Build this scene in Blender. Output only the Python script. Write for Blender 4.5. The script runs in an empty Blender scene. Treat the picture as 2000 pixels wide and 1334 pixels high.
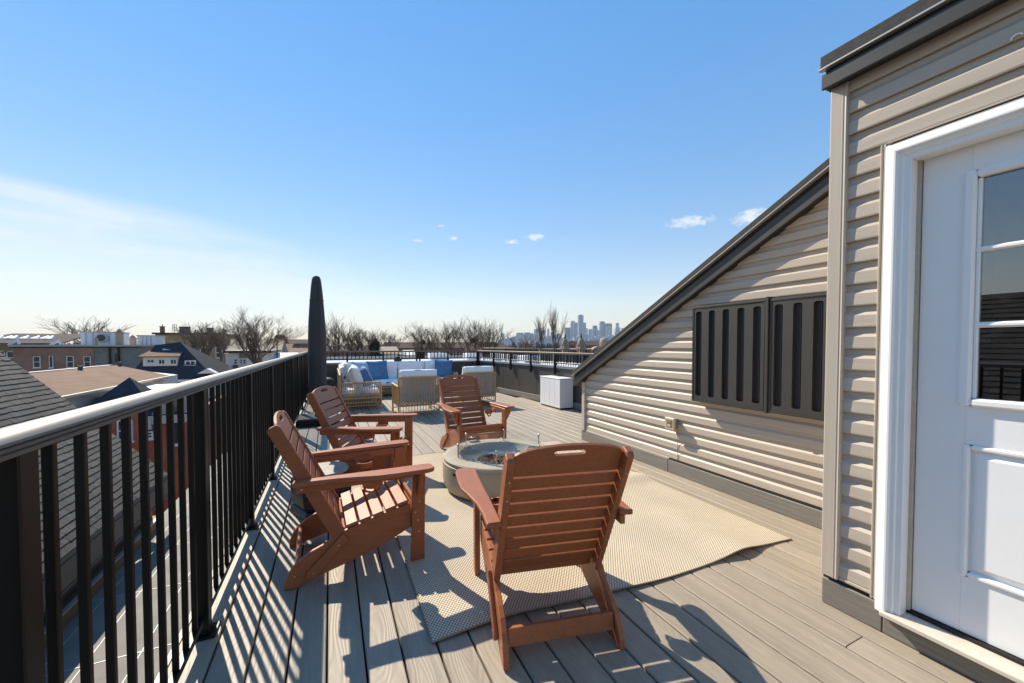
import bpy, bmesh, math, random
from mathutils import Vector, Matrix, noise
R = math.radians
scene = bpy.context.scene
col = scene.collection
# ------------------------------------------------------------------ camera
FPX, U0, V0, CAMZ = 763.0, 645.0, 674.0, 1.30
YAW = math.atan((1000 - U0) / FPX); PITCH = R(1.5)
CYP = V0 + FPX * math.tan(PITCH)
cam_d = bpy.data.cameras.new("camera"); cam = bpy.data.objects.new("camera", cam_d); col.objects.link(cam)
cam.location = (0, 0, CAMZ); cam.rotation_euler = (R(90) - PITCH, 0, -YAW)
cam_d.sensor_width = 36; cam_d.lens = FPX / 2000 * 36; cam_d.shift_y = (CYP - 667) / 2000
cam_d.clip_start = 0.03; cam_d.clip_end = 20000
scene.camera = cam
CAM = Vector((0, 0, CAMZ))
FW = Vector((math.sin(YAW) * math.cos(PITCH), math.cos(YAW) * math.cos(PITCH), -math.sin(PITCH)))
RT = Vector((math.cos(YAW), -math.sin(YAW), 0)); UP = RT.cross(FW)
def ray(px, py): return FW * FPX + RT * (px - 1000) - UP * (py - CYP)
def W(px, py, d):                       # point seen at a photo pixel, d metres deep
    r = ray(px, py); return CAM + r * (d / r.dot(FW))
# ------------------------------------------------------------------ sun, sky, exposure
SUN = Vector((-0.35, 1.0, 0.88)).normalized()
EL = math.asin(SUN.z); AZ = math.atan2(SUN.x, SUN.y)
sd = bpy.data.lights.new("sun", 'SUN'); sd.energy = 2.5; sd.angle = R(0.55); sd.color = (1.0, 0.91, 0.76)
so = bpy.data.objects.new("sun", sd); col.objects.link(so); so.rotation_euler = SUN.to_track_quat('Z', 'Y').to_euler()
world = bpy.data.worlds.new("World"); scene.world = world; world.use_nodes = True
nt = world.node_tree; nt.nodes.clear()
def N(t, typ, **k):
    n = t.nodes.new(typ)
    for a, b in k.items(): setattr(n, a, b)
    return n
sky = N(nt, 'ShaderNodeTexSky', sky_type='NISHITA', sun_disc=False, sun_elevation=EL, sun_rotation=AZ, altitude=0, air_density=1.5, dust_density=0.0, ozone_density=4.0)
gm = N(nt, 'ShaderNodeGamma'); gm.inputs['Gamma'].default_value = .4; nt.links.new(sky.outputs[0], gm.inputs['Color'])   # overall grade of the whole sky
hs = N(nt, 'ShaderNodeHueSaturation'); hs.inputs['Hue'].default_value = .508; hs.inputs['Saturation'].default_value = 2.28; hs.inputs['Value'].default_value = 1.0
nt.links.new(gm.outputs[0], hs.inputs['Color'])
tn = N(nt, 'ShaderNodeMix', data_type='RGBA', blend_type='MULTIPLY'); tn.inputs['Factor'].default_value = 1.0; nt.links.new(hs.outputs[0], tn.inputs[6]); tn.inputs[7].default_value = (1.05, .955, 1.0, 1)
# clouds: thin cirrus low in the sky and a few small cumulus, all laid out by direction on the sky
tc = N(nt, 'ShaderNodeTexCoord')
def mth(op, a, b=None, c=None):
    n = N(nt, 'ShaderNodeMath', operation=op)
    for i, s in enumerate((a, b, c)):
        if s is None: continue
        if isinstance(s, (int, float)): n.inputs[i].default_value = s
        else: nt.links.new(s, n.inputs[i])
    return n.outputs[0]
def blob(px, py, rx, ry):                # soft elliptic patch of sky round the direction of a photo pixel
    d = ray(px, py).normalized(); right = d.cross(Vector((0, 0, 1))).normalized(); up = right.cross(d)
    outs = []
    for v, r in ((right, rx), (up, ry)):
        dn = N(nt, 'ShaderNodeVectorMath', operation='DOT_PRODUCT'); nt.links.new(tc.outputs['Generated'], dn.inputs[0]); dn.inputs[1].default_value = v
        outs.append(mth('POWER', mth('DIVIDE', mth('ABSOLUTE', dn.outputs['Value']), r), 2))
    f = N(nt, 'ShaderNodeVectorMath', operation='DOT_PRODUCT'); nt.links.new(tc.outputs['Generated'], f.inputs[0]); f.inputs[1].default_value = d
    e = mth('SUBTRACT', 1.0, mth('ADD', outs[0], outs[1]))
    return mth('MULTIPLY', mth('MAXIMUM', e, 0.0), mth('GREATER_THAN', f.outputs['Value'], 0.0))
def cnoise(sx, sz, scale, detail, rough):
    mp = N(nt, 'ShaderNodeMapping'); nt.links.new(tc.outputs['Generated'], mp.inputs[0]); mp.inputs['Scale'].default_value = (sx, sx, sz)
    n = N(nt, 'ShaderNodeTexNoise'); n.inputs['Scale'].default_value = scale; n.inputs['Detail'].default_value = detail; n.inputs['Roughness'].default_value = rough
    nt.links.new(mp.outputs[0], n.inputs['Vector']); return n.outputs['Fac']
cir = cnoise(1.0, 6.0, 3.6, 8, 0.64)
ci = mth('ADD', mth('ADD', blob(150, 500, .48, .115), mth('MULTIPLY', blob(-20, 385, .16, .045), .7)), mth('MULTIPLY', blob(360, 560, .40, .05), .7))
cirrus = mth('MULTIPLY', mth('MINIMUM', mth('MULTIPLY', ci, 1.35), 1.0), mth('MINIMUM', mth('MAXIMUM', mth('MULTIPLY', mth('SUBTRACT', cir, .28), 2.2), 0.0), 1.0))
cum = cnoise(1.0, 1.6, 62, 7, 0.62)
sm = None
for c in ((1348, 433, .070, .017), (1472, 424, .050, .024), (1044, 463, .032, .012), (1000, 472, .026, .008), (862, 441, .012, .005), (886, 466, .015, .007), (815, 470, .018, .005)):
    b = blob(*c); sm = b if sm is None else mth('MAXIMUM', sm, b)
puffs = mth('MINIMUM', mth('MAXIMUM', mth('MULTIPLY', mth('SUBTRACT', mth('ADD', mth('MULTIPLY', sm, .42), cum), .68), 3.4), 0.0), 1.0)
puffs = mth('MULTIPLY', puffs, mth('MINIMUM', mth('MULTIPLY', sm, 4.0), 1.0))
cl = mth('MINIMUM', mth('ADD', mth('MULTIPLY', cirrus, .85), mth('MULTIPLY', puffs, .85)), 1.0)
mix = N(nt, 'ShaderNodeMix', data_type='RGBA'); nt.links.new(cl, mix.inputs['Factor']); nt.links.new(tn.outputs[2], mix.inputs[6]); mix.inputs[7].default_value = (2.12, 2.17, 2.24, 1)
bg = N(nt, 'ShaderNodeBackground'); bg.inputs['Strength'].default_value = 0.148
nt.links.new(mix.outputs[2], bg.inputs['Color'])
wo = N(nt, 'ShaderNodeOutputWorld'); nt.links.new(bg.outputs[0], wo.inputs['Surface'])
vs = scene.view_settings; vs.view_transform = 'Standard'; vs.look = 'None'; vs.exposure = 1.6; vs.gamma = 1.0; vs.use_curve_mapping = False
random.seed(7)
# ------------------------------------------------------------------ materials
def material(name, color, rough=.6, metal=0.0, tone=.12, tscale=6.0, stretch=(1, 1, 1), bump=0.0, bscale=60.0, rnd=0.0, spec=.5, tone2=None, detail=5):
    m = bpy.data.materials.new(name); m.use_nodes = True; t = m.node_tree; b = t.nodes['Principled BSDF']
    b.inputs['Roughness'].default_value = rough; b.inputs['Metallic'].default_value = metal; b.inputs['Specular IOR Level'].default_value = spec
    c = N(t, 'ShaderNodeTexCoord'); oi = N(t, 'ShaderNodeObjectInfo')
    mp = N(t, 'ShaderNodeMapping'); mp.inputs['Scale'].default_value = stretch
    ad = N(t, 'ShaderNodeVectorMath', operation='MULTIPLY_ADD'); cb = N(t, 'ShaderNodeCombineXYZ')
    for i in range(3): t.links.new(oi.outputs['Random'], cb.inputs[i])
    ad.inputs[1].default_value = (37, 53, 71); t.links.new(cb.outputs[0], ad.inputs[0]); t.links.new(c.outputs['Object'], ad.inputs[2])
    t.links.new(ad.outputs[0], mp.inputs[0])
    n = N(t, 'ShaderNodeTexNoise'); n.inputs['Scale'].default_value = tscale; n.inputs['Detail'].default_value = detail; n.inputs['Roughness'].default_value = .6
    t.links.new(mp.outputs[0], n.inputs['Vector'])
    r = N(t, 'ShaderNodeValToRGB'); r.color_ramp.elements[0].position = .3; r.color_ramp.elements[1].position = .7
    lo = tone2 or [max(0, x * (1 - tone)) for x in color]
    r.color_ramp.elements[0].color = (*lo, 1); r.color_ramp.elements[1].color = (*[x * (1 + tone * .6) for x in color], 1)
    t.links.new(n.outputs['Fac'], r.inputs[0]); out = r.outputs[0]
    if rnd:
        mr = N(t, 'ShaderNodeMapRange'); mr.inputs[3].default_value = 1 - rnd; mr.inputs[4].default_value = 1 + rnd; t.links.new(oi.outputs['Random'], mr.inputs[0])
        h = N(t, 'ShaderNodeHueSaturation'); t.links.new(mr.outputs[0], h.inputs['Value']); t.links.new(out, h.inputs['Color']); out = h.outputs[0]
    t.links.new(out, b.inputs['Base Color'])
    if bump:
        n2 = N(t, 'ShaderNodeTexNoise'); n2.inputs['Scale'].default_value = bscale; n2.inputs['Detail'].default_value = 4
        t.links.new(mp.outputs[0], n2.inputs['Vector'])
        bp = N(t, 'ShaderNodeBump'); bp.inputs['Strength'].default_value = bump; bp.inputs['Distance'].default_value = .004
        t.links.new(n2.outputs['Fac'], bp.inputs['Height']); t.links.new(bp.outputs[0], b.inputs['Normal'])
    m['_n'] = 1
    return m
def deck_material():
    m = material("composite_deck", (.335, .277, .207), .55, tone=.17, tscale=3.0, stretch=(6, .5, 1), rnd=.07, spec=.4)
    t = m.node_tree; b = t.nodes['Principled BSDF']; mp = [n for n in t.nodes if n.type == 'MAPPING'][0]
    # embossed cathedral grain
    m2 = N(t, 'ShaderNodeMapping'); m2.inputs['Scale'].default_value = (1, .16, 1); src = mp.inputs[0].links[0].from_socket; t.links.new(src, m2.inputs[0])
    nz = N(t, 'ShaderNodeTexNoise'); nz.inputs['Scale'].default_value = 6.5; nz.inputs['Detail'].default_value = 1.5; t.links.new(m2.outputs[0], nz.inputs['Vector'])
    mu = N(t, 'ShaderNodeMath', operation='MULTIPLY'); mu.inputs[1].default_value = 150.0; t.links.new(nz.outputs['Fac'], mu.inputs[0])
    si = N(t, 'ShaderNodeMath', operation='SINE'); t.links.new(mu.outputs[0], si.inputs[0])
    bp = N(t, 'ShaderNodeBump'); bp.inputs['Strength'].default_value = .28; bp.inputs['Distance'].default_value = .0010
    t.links.new(si.outputs[0], bp.inputs['Height']); t.links.new(bp.outputs[0], b.inputs['Normal'])
    # the grain lines are a touch darker
    ra = N(t, 'ShaderNodeMapRange'); ra.inputs[1].default_value = -1; ra.inputs[2].default_value = 1; ra.inputs[3].default_value = .955; ra.inputs[4].default_value = 1.02; t.links.new(si.outputs[0], ra.inputs[0])
    h = N(t, 'ShaderNodeHueSaturation'); l = b.inputs['Base Color'].links[0]; t.links.new(l.from_socket, h.inputs['Color']); t.links.new(ra.outputs[0], h.inputs['Value']); t.links.new(h.outputs[0], b.inputs['Base Color'])
    return m
def rug_material():
    m = material("woven_rug", (.70, .585, .43), .95, tone=.10, tscale=2.2, spec=.1)
    t = m.node_tree; b = t.nodes['Principled BSDF']; c = [n for n in t.nodes if n.type == 'TEX_COORD'][0]
    waves = []
    for a in (38, -38):
        mp = N(t, 'ShaderNodeMapping'); mp.inputs['Rotation'].default_value = (0, 0, R(a)); t.links.new(c.outputs['Object'], mp.inputs[0])
        w = N(t, 'ShaderNodeTexWave', wave_type='BANDS', bands_direction='X'); w.inputs['Scale'].default_value = 23.0; w.inputs['Distortion'].default_value = .5; w.inputs['Detail'].default_value = 1
        t.links.new(mp.outputs[0], w.inputs['Vector']); waves.append(w.outputs['Fac'])
    mn = N(t, 'ShaderNodeMath', operation='MINIMUM'); t.links.new(waves[0], mn.inputs[0]); t.links.new(waves[1], mn.inputs[1])
    r = N(t, 'ShaderNodeMapRange'); r.inputs[1].default_value = .02; r.inputs[2].default_value = .30; r.inputs[3].default_value = .28; r.inputs[4].default_value = 1.05; t.links.new(mn.outputs[0], r.inputs[0])
    h = N(t, 'ShaderNodeHueSaturation'); l = b.inputs['Base Color'].links[0]; t.links.new(l.from_socket, h.inputs['Color']); t.links.new(r.outputs[0], h.inputs['Value']); t.links.new(h.outputs[0], b.inputs['Base Color'])
    bp = N(t, 'ShaderNodeBump'); bp.inputs['Strength'].default_value = .5; bp.inputs['Distance'].default_value = .004; t.links.new(mn.outputs[0], bp.inputs['Height']); t.links.new(bp.outputs[0], b.inputs['Normal'])
    return m
def brick_material(name, c1, c2, mortar, scale):
    m = material(name, c1, .85, tone=.1); t = m.node_tree; b = t.nodes['Principled BSDF']
    br = N(t, 'ShaderNodeTexBrick'); br.inputs['Color1'].default_value = (*c1, 1); br.inputs['Color2'].default_value = (*c2, 1); br.inputs['Mortar'].default_value = (*mortar, 1); br.inputs['Scale'].default_value = scale; br.inputs['Mortar Size'].default_value = .012
    c = [n for n in t.nodes if n.type == 'TEX_COORD'][0]; sp = N(t, 'ShaderNodeSeparateXYZ'); cb = N(t, 'ShaderNodeCombineXYZ'); ad = N(t, 'ShaderNodeMath', operation='ADD')
    t.links.new(c.outputs['Object'], sp.inputs[0]); t.links.new(sp.outputs[0], ad.inputs[0]); t.links.new(sp.outputs[1], ad.inputs[1]); t.links.new(ad.outputs[0], cb.inputs[0]); t.links.new(sp.outputs[2], cb.inputs[1]); t.links.new(cb.outputs[0], br.inputs['Vector'])
    nz = [n for n in t.nodes if n.type == 'TEX_NOISE'][0]; nz.inputs['Scale'].default_value = .9
    mx = N(t, 'ShaderNodeMix', data_type='RGBA', blend_type='MULTIPLY'); mx.inputs['Factor'].default_value = .8
    rr = N(t, 'ShaderNodeValToRGB'); rr.color_ramp.elements[0].position = .3; rr.color_ramp.elements[0].color = (.62, .6, .58, 1); rr.color_ramp.elements[1].position = .7; rr.color_ramp.elements[1].color = (1.1, 1.08, 1.05, 1)
    t.links.new(nz.outputs['Fac'], rr.inputs[0]); t.links.new(br.outputs['Color'], mx.inputs[6]); t.links.new(rr.outputs[0], mx.inputs[7]); t.links.new(mx.outputs[2], b.inputs['Base Color'])
    return m
def tower_material(name, glass, mull, sx, sz):
    m = material(name, glass, .35, tone=.1); t = m.node_tree; b = t.nodes['Principled BSDF']
    br = N(t, 'ShaderNodeTexBrick', offset=0.0); br.inputs['Color1'].default_value = (*glass, 1); br.inputs['Color2'].default_value = (*[x * .8 for x in glass], 1); br.inputs['Mortar'].default_value = (*mull, 1)
    br.inputs['Scale'].default_value = 1.0; br.inputs['Mortar Size'].default_value = .9; br.inputs['Brick Width'].default_value = sx; br.inputs['Row Height'].default_value = sz
    c = [n for n in t.nodes if n.type == 'TEX_COORD'][0]; sp = N(t, 'ShaderNodeSeparateXYZ'); cb = N(t, 'ShaderNodeCombineXYZ'); ad = N(t, 'ShaderNodeMath', operation='ADD')
    t.links.new(c.outputs['Object'], sp.inputs[0]); t.links.new(sp.outputs[0], ad.inputs[0]); t.links.new(sp.outputs[1], ad.inputs[1]); t.links.new(ad.outputs[0], cb.inputs[0]); t.links.new(sp.outputs[2], cb.inputs[1]); t.links.new(cb.outputs[0], br.inputs['Vector']); t.links.new(br.outputs['Color'], b.inputs['Base Color'])
    return m
def glass_material(name, tint=(1, 1, 1), rough=0.0, ior=1.45):
    m = bpy.data.materials.new(name); m.use_nodes = True; b = m.node_tree.nodes['Principled BSDF']
    b.inputs['Base Color'].default_value = (*tint, 1); b.inputs['Transmission Weight'].default_value = 1.0; b.inputs['Roughness'].default_value = rough; b.inputs['IOR'].default_value = ior
    return m
def stripe_fabric(name, base, stripe):
    m = material(name, base, .9, tone=.1, bump=.3, bscale=300); t = m.node_tree; b = t.nodes['Principled BSDF']; c = [n for n in t.nodes if n.type == 'TEX_COORD'][0]
    sp = N(t, 'ShaderNodeSeparateXYZ'); t.links.new(c.outputs['Object'], sp.inputs[0])
    r = N(t, 'ShaderNodeValToRGB'); r.color_ramp.interpolation = 'CONSTANT'; e = r.color_ramp.elements
    e[0].position = 0; e[0].color = (*base, 1); e[1].position = .70; e[1].color = (*stripe, 1)
    for p, cc in ((.75, base), (.80, stripe), (.86, base), (.90, stripe), (.94, base)):
        k = e.new(p); k.color = (*cc, 1)
    mr = N(t, 'ShaderNodeMapRange'); mr.inputs[1].default_value = -.22; mr.inputs[2].default_value = .22; t.links.new(sp.outputs[0], mr.inputs[0]); t.links.new(mr.outputs[0], r.inputs[0]); t.links.new(r.outputs[0], b.inputs['Base Color'])
    return m
M = {}
M['deck'] = deck_material()
M['deck_edge'] = M['deck']
M['dark_gap'] = material("deck_gap_shade", (.02, .02, .02), .9)  # near-black: shade in the gaps between boards put into the colour
M['chair'] = material("brown_polywood", (.345, .112, .041), .43, tone=.16, tscale=4, stretch=(3, 3, 14), bump=.25, bscale=30, rnd=.09, spec=.40)
M['chair_x'] = material("brown_polywood_grain", (.345, .112, .041), .43, tone=.16, tscale=4, stretch=(14, 2, 14), bump=.25, bscale=30, rnd=.09, spec=.40)
M['screw'] = material("screw_steel", (.55, .45, .38), .35, .8, tone=.05)
M['rug'] = rug_material()
M['rug_edge'] = material("rug_binding", (.30, .22, .14), .95, tone=.2, tscale=60)
M['siding'] = material("taupe_vinyl_siding", (.50, .425, .342), .5, tone=.09, tscale=5, stretch=(1, .4, 10), bump=.12, bscale=40, rnd=.03, spec=.35)
M['siding_trim'] = material("taupe_trim", (.51, .435, .352), .5, tone=.05, tscale=5, stretch=(8, 8, .4), bump=.08, bscale=40, spec=.35)
M['skirt'] = material("weathered_skirt", (.225, .20, .168), .7, tone=.22, tscale=4, stretch=(1, .5, 16), bump=.5, bscale=22)
M['fascia'] = material("dark_bronze_fascia", (.046, .042, .036), .45, tone=.15, tscale=8, spec=.5)
M['drip'] = material("drip_edge_metal", (.60, .55, .48), .35, .6, tone=.08)
M['soffit'] = material("black_soffit", (.018, .018, .018), .7)
M['shingle_dark'] = material("roof_edge_shingle", (.050, .048, .044), .85, tone=.3, tscale=40, bump=.6, bscale=200)
M['white'] = material("white_paint", (.87, .86, .83), .38, tone=.03, tscale=5)
M['door'] = material("white_door_paint", (.87, .86, .84), .40, tone=.03, tscale=3, bump=.06, bscale=80)
M['sill'] = material("door_sill", (.62, .54, .44), .5, tone=.12, tscale=8)
M['black_gasket'] = material("weatherstrip", (.015, .013, .011), .7)
M['pane'] = glass_material("window_glass", ior=2.1)
M['interior'] = material("stair_interior", (.16, .085, .045), .8, tone=.3, tscale=3)
M['black'] = material("black_aluminium", (.006, .0055, .005), .38, tone=.1, spec=.28)
M['rail_cap'] = material("bronze_rail_cap", (.13, .108, .084), .45, .25, tone=.08, spec=.5)
M['panel'] = material("charcoal_panel", (.044, .041, .036), .55, tone=.12, tscale=4, bump=.15, bscale=120)
M['panel_dark'] = material("charcoal_recess", (.022, .021, .020), .6)
M['parapet'] = material("bronze_parapet", (.060, .052, .042), .5, tone=.16, tscale=2, stretch=(1, 1, .3))
M['parapet_base'] = material("parapet_base_flashing", (.21, .19, .16), .7, tone=.15, tscale=4)
M['coping'] = material("grey_coping", (.42, .40, .37), .45, tone=.1)
M['wicker'] = material("tan_wicker", (.52, .30, .12), .6, tone=.25, tscale=20, stretch=(1, 1, 1), bump=.4, bscale=150)
M['rope'] = material("taupe_rope", (.52, .39, .26), .85, tone=.18, tscale=30, bump=.4, bscale=300)
M['cushion'] = material("white_cushion_fabric", (.86, .86, .86), .9, tone=.04, tscale=4, bump=.15, bscale=220, spec=.1)
M['cream'] = material("cream_pillow_fabric", (.70, .69, .64), .9, tone=.06, tscale=6, bump=.2, bscale=220, spec=.1)
M['blue'] = material("blue_pillow_fabric", (.095, .20, .335), .9, tone=.18, tscale=9, bump=.2, bscale=220, spec=.1)
M['lightblue'] = material("pale_blue_pillow_fabric", (.34, .44, .55), .9, tone=.14, tscale=9, bump=.2, bscale=220, spec=.1)
M['stripe'] = stripe_fabric("striped_blue_fabric", (.06, .125, .24), (.62, .62, .60))
M['umbrella'] = material("charcoal_umbrella_cover", (.046, .044, .041), .75, tone=.15, tscale=5, stretch=(1, 1, .3), bump=.25, bscale=40)
M['black_plastic'] = material("black_plastic", (.014, .014, .015), .40, tone=.2)
M['stone_top'] = material("grey_stone_top", (.33, .29, .235), .6, tone=.2, tscale=10)
M['box'] = material("white_box_cover", (.74, .73, .72), .55, tone=.05, tscale=3)
M['pit'] = material("sage_grey_concrete", (.375, .318, .222), .55, tone=.10, tscale=7, bump=.15, bscale=120)
M['bowl'] = material("fire_bowl_steel", (.32, .31, .27), .5, .15, tone=.2, tscale=12)
M['burner'] = material("burner_ring", (.55, .53, .50), .3, .8)
M['lava'] = material("lava_rock", (.12, .055, .04), .9, tone=.6, tscale=18, bump=.8, bscale=60)
M['guard'] = glass_material("guard_glass", (.97, .99, .97))
M['outlet'] = material("tan_plastic", (.56, .47, .33), .5, tone=.08)
M['outlet_dark'] = material("outlet_face", (.25, .19, .13), .6, tone=.3, tscale=60)
M['shingle'] = material("grey_asphalt_shingle", (.078, .069, .058), .9, tone=.22, tscale=10, stretch=(2, 2, 2), bump=.7, bscale=220, rnd=.26)
M['gutter'] = material("dark_gutter", (.055, .056, .058), .5, tone=.15)
M['brown_wood'] = material("brown_trim_board", (.20, .13, .055), .7, tone=.25, stretch=(1, 8, 8))
M['lower_roof'] = material("membrane_roof", (.20, .18, .155), .8, tone=.25, tscale=1.6, bump=.3, bscale=40)
M['ground'] = material("street_ground", (.10, .095, .085), .95, tone=.5, tscale=.05, detail=8)
M['brown_roof'] = material("brown_shingle_roof", (.235, .150, .098), .95, spec=.12, tone=.22, tscale=1.2, detail=10, bump=.5, bscale=12)
M['blue_roof'] = material("slate_blue_roof", (.034, .040, .056), .95, spec=.12, tone=.22, tscale=2, detail=8)
M['white_wall'] = material("white_render", (.70, .67, .62), .8, tone=.1, tscale=.5)
M['cream_trim'] = material("cream_gutter", (.60, .50, .34), .6, tone=.1)
M['brick'] = brick_material("brown_brick", (.36, .175, .115), (.29, .145, .10), (.28, .22, .17), 5.0)
M['redbrick'] = brick_material("red_brick", (.42, .11, .055), (.35, .09, .05), (.25, .16, .12), 4.0)
M['cement'] = material("grey_cement_render", (.215, .20, .175), .9, tone=.3, tscale=.7, detail=8)
M['yellow_stone'] = brick_material("ochre_stone", (.46, .32, .14), (.36, .24, .11), (.22, .17, .11), 1.2)
M['win_dark'] = material("dark_window_glass", (.035, .04, .045), .12, tone=.2)
M['white_frame'] = material("white_window_frame", (.70, .68, .64), .6)
M['metal_white'] = material("white_metal_unit", (.66, .68, .72), .45, tone=.06, tscale=1)
M['roof_white'] = material("white_membrane_roof", (.66, .65, .63), .7, tone=.12, tscale=.4)
M['dark_red_roof'] = material("dark_brown_row_roof", (.090, .060, .052), .95, spec=.12, tone=.25, tscale=.5)
M['rowbrick'] = brick_material("row_house_brick", (.28, .15, .10), (.22, .12, .085), (.16, .13, .11), 2.0)
M['limestone'] = material("warm_limestone", (.33, .25, .18), .85, tone=.2, tscale=1.2)
M['bark'] = material("bare_bark", (.145, .100, .070), .95, tone=.3, tscale=3)
M['bark_far'] = material("far_twigs", (.15, .10, .068), .95, tone=.3, tscale=1)
M['evergreen'] = material("evergreen_needles", (.030, .042, .022), .9, tone=.3, tscale=1)
M['tw_a'] = tower_material("tower_blue_glass", (.16, .22, .30), (.34, .36, .38), 9, 7)
M['tw_b'] = tower_material("tower_pale_concrete", (.24, .27, .31), (.46, .45, .44), 10, 8)
M['tw_c'] = tower_material("tower_dark", (.07, .09, .12), (.14, .16, .18), 8, 7)
M['tw_d'] = tower_material("tower_tan", (.28, .27, .25), (.50, .45, .38), 9, 9)
M['pole'] = material("dark_street_pole", (.05, .05, .05), .6)
# ------------------------------------------------------------------ mesh helpers
ORG = {}
class MB:
    def __init__(s): s.v = []; s.f = []
    def add(s, vs, fs):
        o = len(s.v); s.v += [tuple(p) for p in vs]; s.f += [tuple(i + o for i in f) for f in fs]; return s
    def box(s, x0, x1, y0, y1, z0, z1, m=None):
        vs = [Vector((x, y, z)) for x in (x0, x1) for y in (y0, y1) for z in (z0, z1)]
        if m is not None: vs = [m @ p for p in vs]
        return s.add(vs, [(0, 1, 3, 2), (4, 6, 7, 5), (0, 4, 5, 1), (2, 3, 7, 6), (0, 2, 6, 4), (1, 5, 7, 3)])
    def hexa(s, a, b):                     # two quads (lists of 4 points, same order) joined into a solid
        return s.add(list(a) + list(b), [(3, 2, 1, 0), (4, 5, 6, 7), (0, 1, 5, 4), (1, 2, 6, 5), (2, 3, 7, 6), (3, 0, 4, 7)])
    def prism(s, a, b):                    # two matching polygons joined
        n = len(a); return s.add(list(a) + list(b), [tuple(range(n - 1, -1, -1)), tuple(range(n, 2 * n))] + [(i, (i + 1) % n, n + (i + 1) % n, n + i) for i in range(n)])
    def ext_y(s, poly, y0, y1): return s.prism([(x, y0, z) for x, z in poly], [(x, y1, z) for x, z in poly])
    def ext_x(s, poly, x0, x1): return s.prism([(x0, y, z) for y, z in poly], [(x1, y, z) for y, z in poly])
    def ext_z(s, poly, z0, z1): return s.prism([(x, y, z0) for x, y in poly], [(x, y, z1) for x, y in poly])
    def tube(s, pts, rad, n=6, cap=True):
        pts = [Vector(p) for p in pts]; o = len(s.v)
        if not isinstance(rad, (list, tuple)): rad = [rad] * len(pts)
        for i, p in enumerate(pts):
            d = (pts[min(i + 1, len(pts) - 1)] - pts[max(i - 1, 0)]).normalized()
            a = d.orthogonal().normalized() if i == 0 else (a - d * a.dot(d)).normalized()
            b = d.cross(a)
            for k in range(n):
                t = 2 * math.pi * k / n; s.v.append(tuple(p + (a * math.cos(t) + b * math.sin(t)) * rad[i]))
        for i in range(len(pts) - 1):
            for k in range(n):
                k2 = (k + 1) % n; s.f.append((o + i * n + k, o + i * n + k2, o + (i + 1) * n + k2, o + (i + 1) * n + k))
        if cap: s.f.append(tuple(o + k for k in range(n - 1, -1, -1))); s.f.append(tuple(o + (len(pts) - 1) * n + k for k in range(n)))
        return s
    def lathe(s, prof, c, n=32, caps=True):
        o = len(s.v); m = len(prof)
        for k in range(n):
            t = 2 * math.pi * k / n
            for r, z in prof: s.v.append((c[0] + r * math.cos(t), c[1] + r * math.sin(t), c[2] + z))
        for k in range(n):
            k2 = (k + 1) % n
            for i in range(m - 1): s.f.append((o + k * m + i, o + k2 * m + i, o + k2 * m + i + 1, o + k * m + i + 1))
        if not caps: return s
        if prof[0][0] > 1e-5: s.f.append(tuple(o + k * m for k in range(n - 1, -1, -1)))
        if prof[-1][0] > 1e-5: s.f.append(tuple(o + k * m + m - 1 for k in range(n)))
        return s
    def build(s, name, mat, parent=None, bevel=0.0, smooth=None, seg=1, world=True):
        me = bpy.data.meshes.new(name)
        off = ORG.get(parent.name, Vector()) if (parent is not None and world) else Vector()
        me.from_pydata([(x - off.x, y - off.y, z - off.z) for x, y, z in s.v], [], s.f)
        bm = bmesh.new(); bm.from_mesh(me)
        bmesh.ops.remove_doubles(bm, verts=bm.verts, dist=1e-6)
        bmesh.ops.recalc_face_normals(bm, faces=bm.faces)
        if bevel:
            es = [e for e in bm.edges if len(e.link_faces) == 2 and e.calc_face_angle(0) > R(25)]
            bmesh.ops.bevel(bm, geom=es, offset=bevel, segments=seg, affect='EDGES', clamp_overlap=True)
        bm.to_mesh(me); bm.free()
        if smooth is not None:
            me.polygons.foreach_set('use_smooth', [True] * len(me.polygons)); me.set_sharp_from_angle(angle=R(smooth))
        me.materials.append(M[mat])
        o = bpy.data.objects.new(name, me); col.objects.link(o)
        if parent is not None: o.parent = parent
        ORG[o.name] = off.copy()
        return o
def box(x0, x1, y0, y1, z0, z1, name, mat, parent=None, bevel=0.0, **k): return MB().box(x0, x1, y0, y1, z0, z1).build(name, mat, parent, bevel, **k)
def tag(o, label=None, cat=None, group=None, kind=None):
    if label: o['label'] = label
    if cat: o['category'] = cat
    if group: o['group'] = group
    if kind: o['kind'] = kind
    return o
def thing(name, loc, label, cat, group=None):
    o = bpy.data.objects.new(name, None); col.objects.link(o); o.location = loc; o.empty_display_size = .1
    ORG[o.name] = Vector(loc); return tag(o, label, cat, group)
def structure(name, loc=(0, 0, 0)):
    o = bpy.data.objects.new(name, None); col.objects.link(o); o.location = loc; ORG[o.name] = Vector(loc); o['kind'] = 'structure'; return o
def children(o): return [c for c in bpy.data.objects if c.parent == o]
def copy_tree(o, parent=None):
    c = o.copy(); col.objects.link(c)
    if parent is not None: c.parent = parent
    for ch in children(o): copy_tree(ch, c)
    return c
def rot_z(a): return Matrix.Rotation(a, 4, 'Z')
# ================================================================== SETTING
box(-4500, 4500, -800, 6500, -11.6, -11.0, "ground", 'ground')['kind'] = 'structure'
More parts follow.
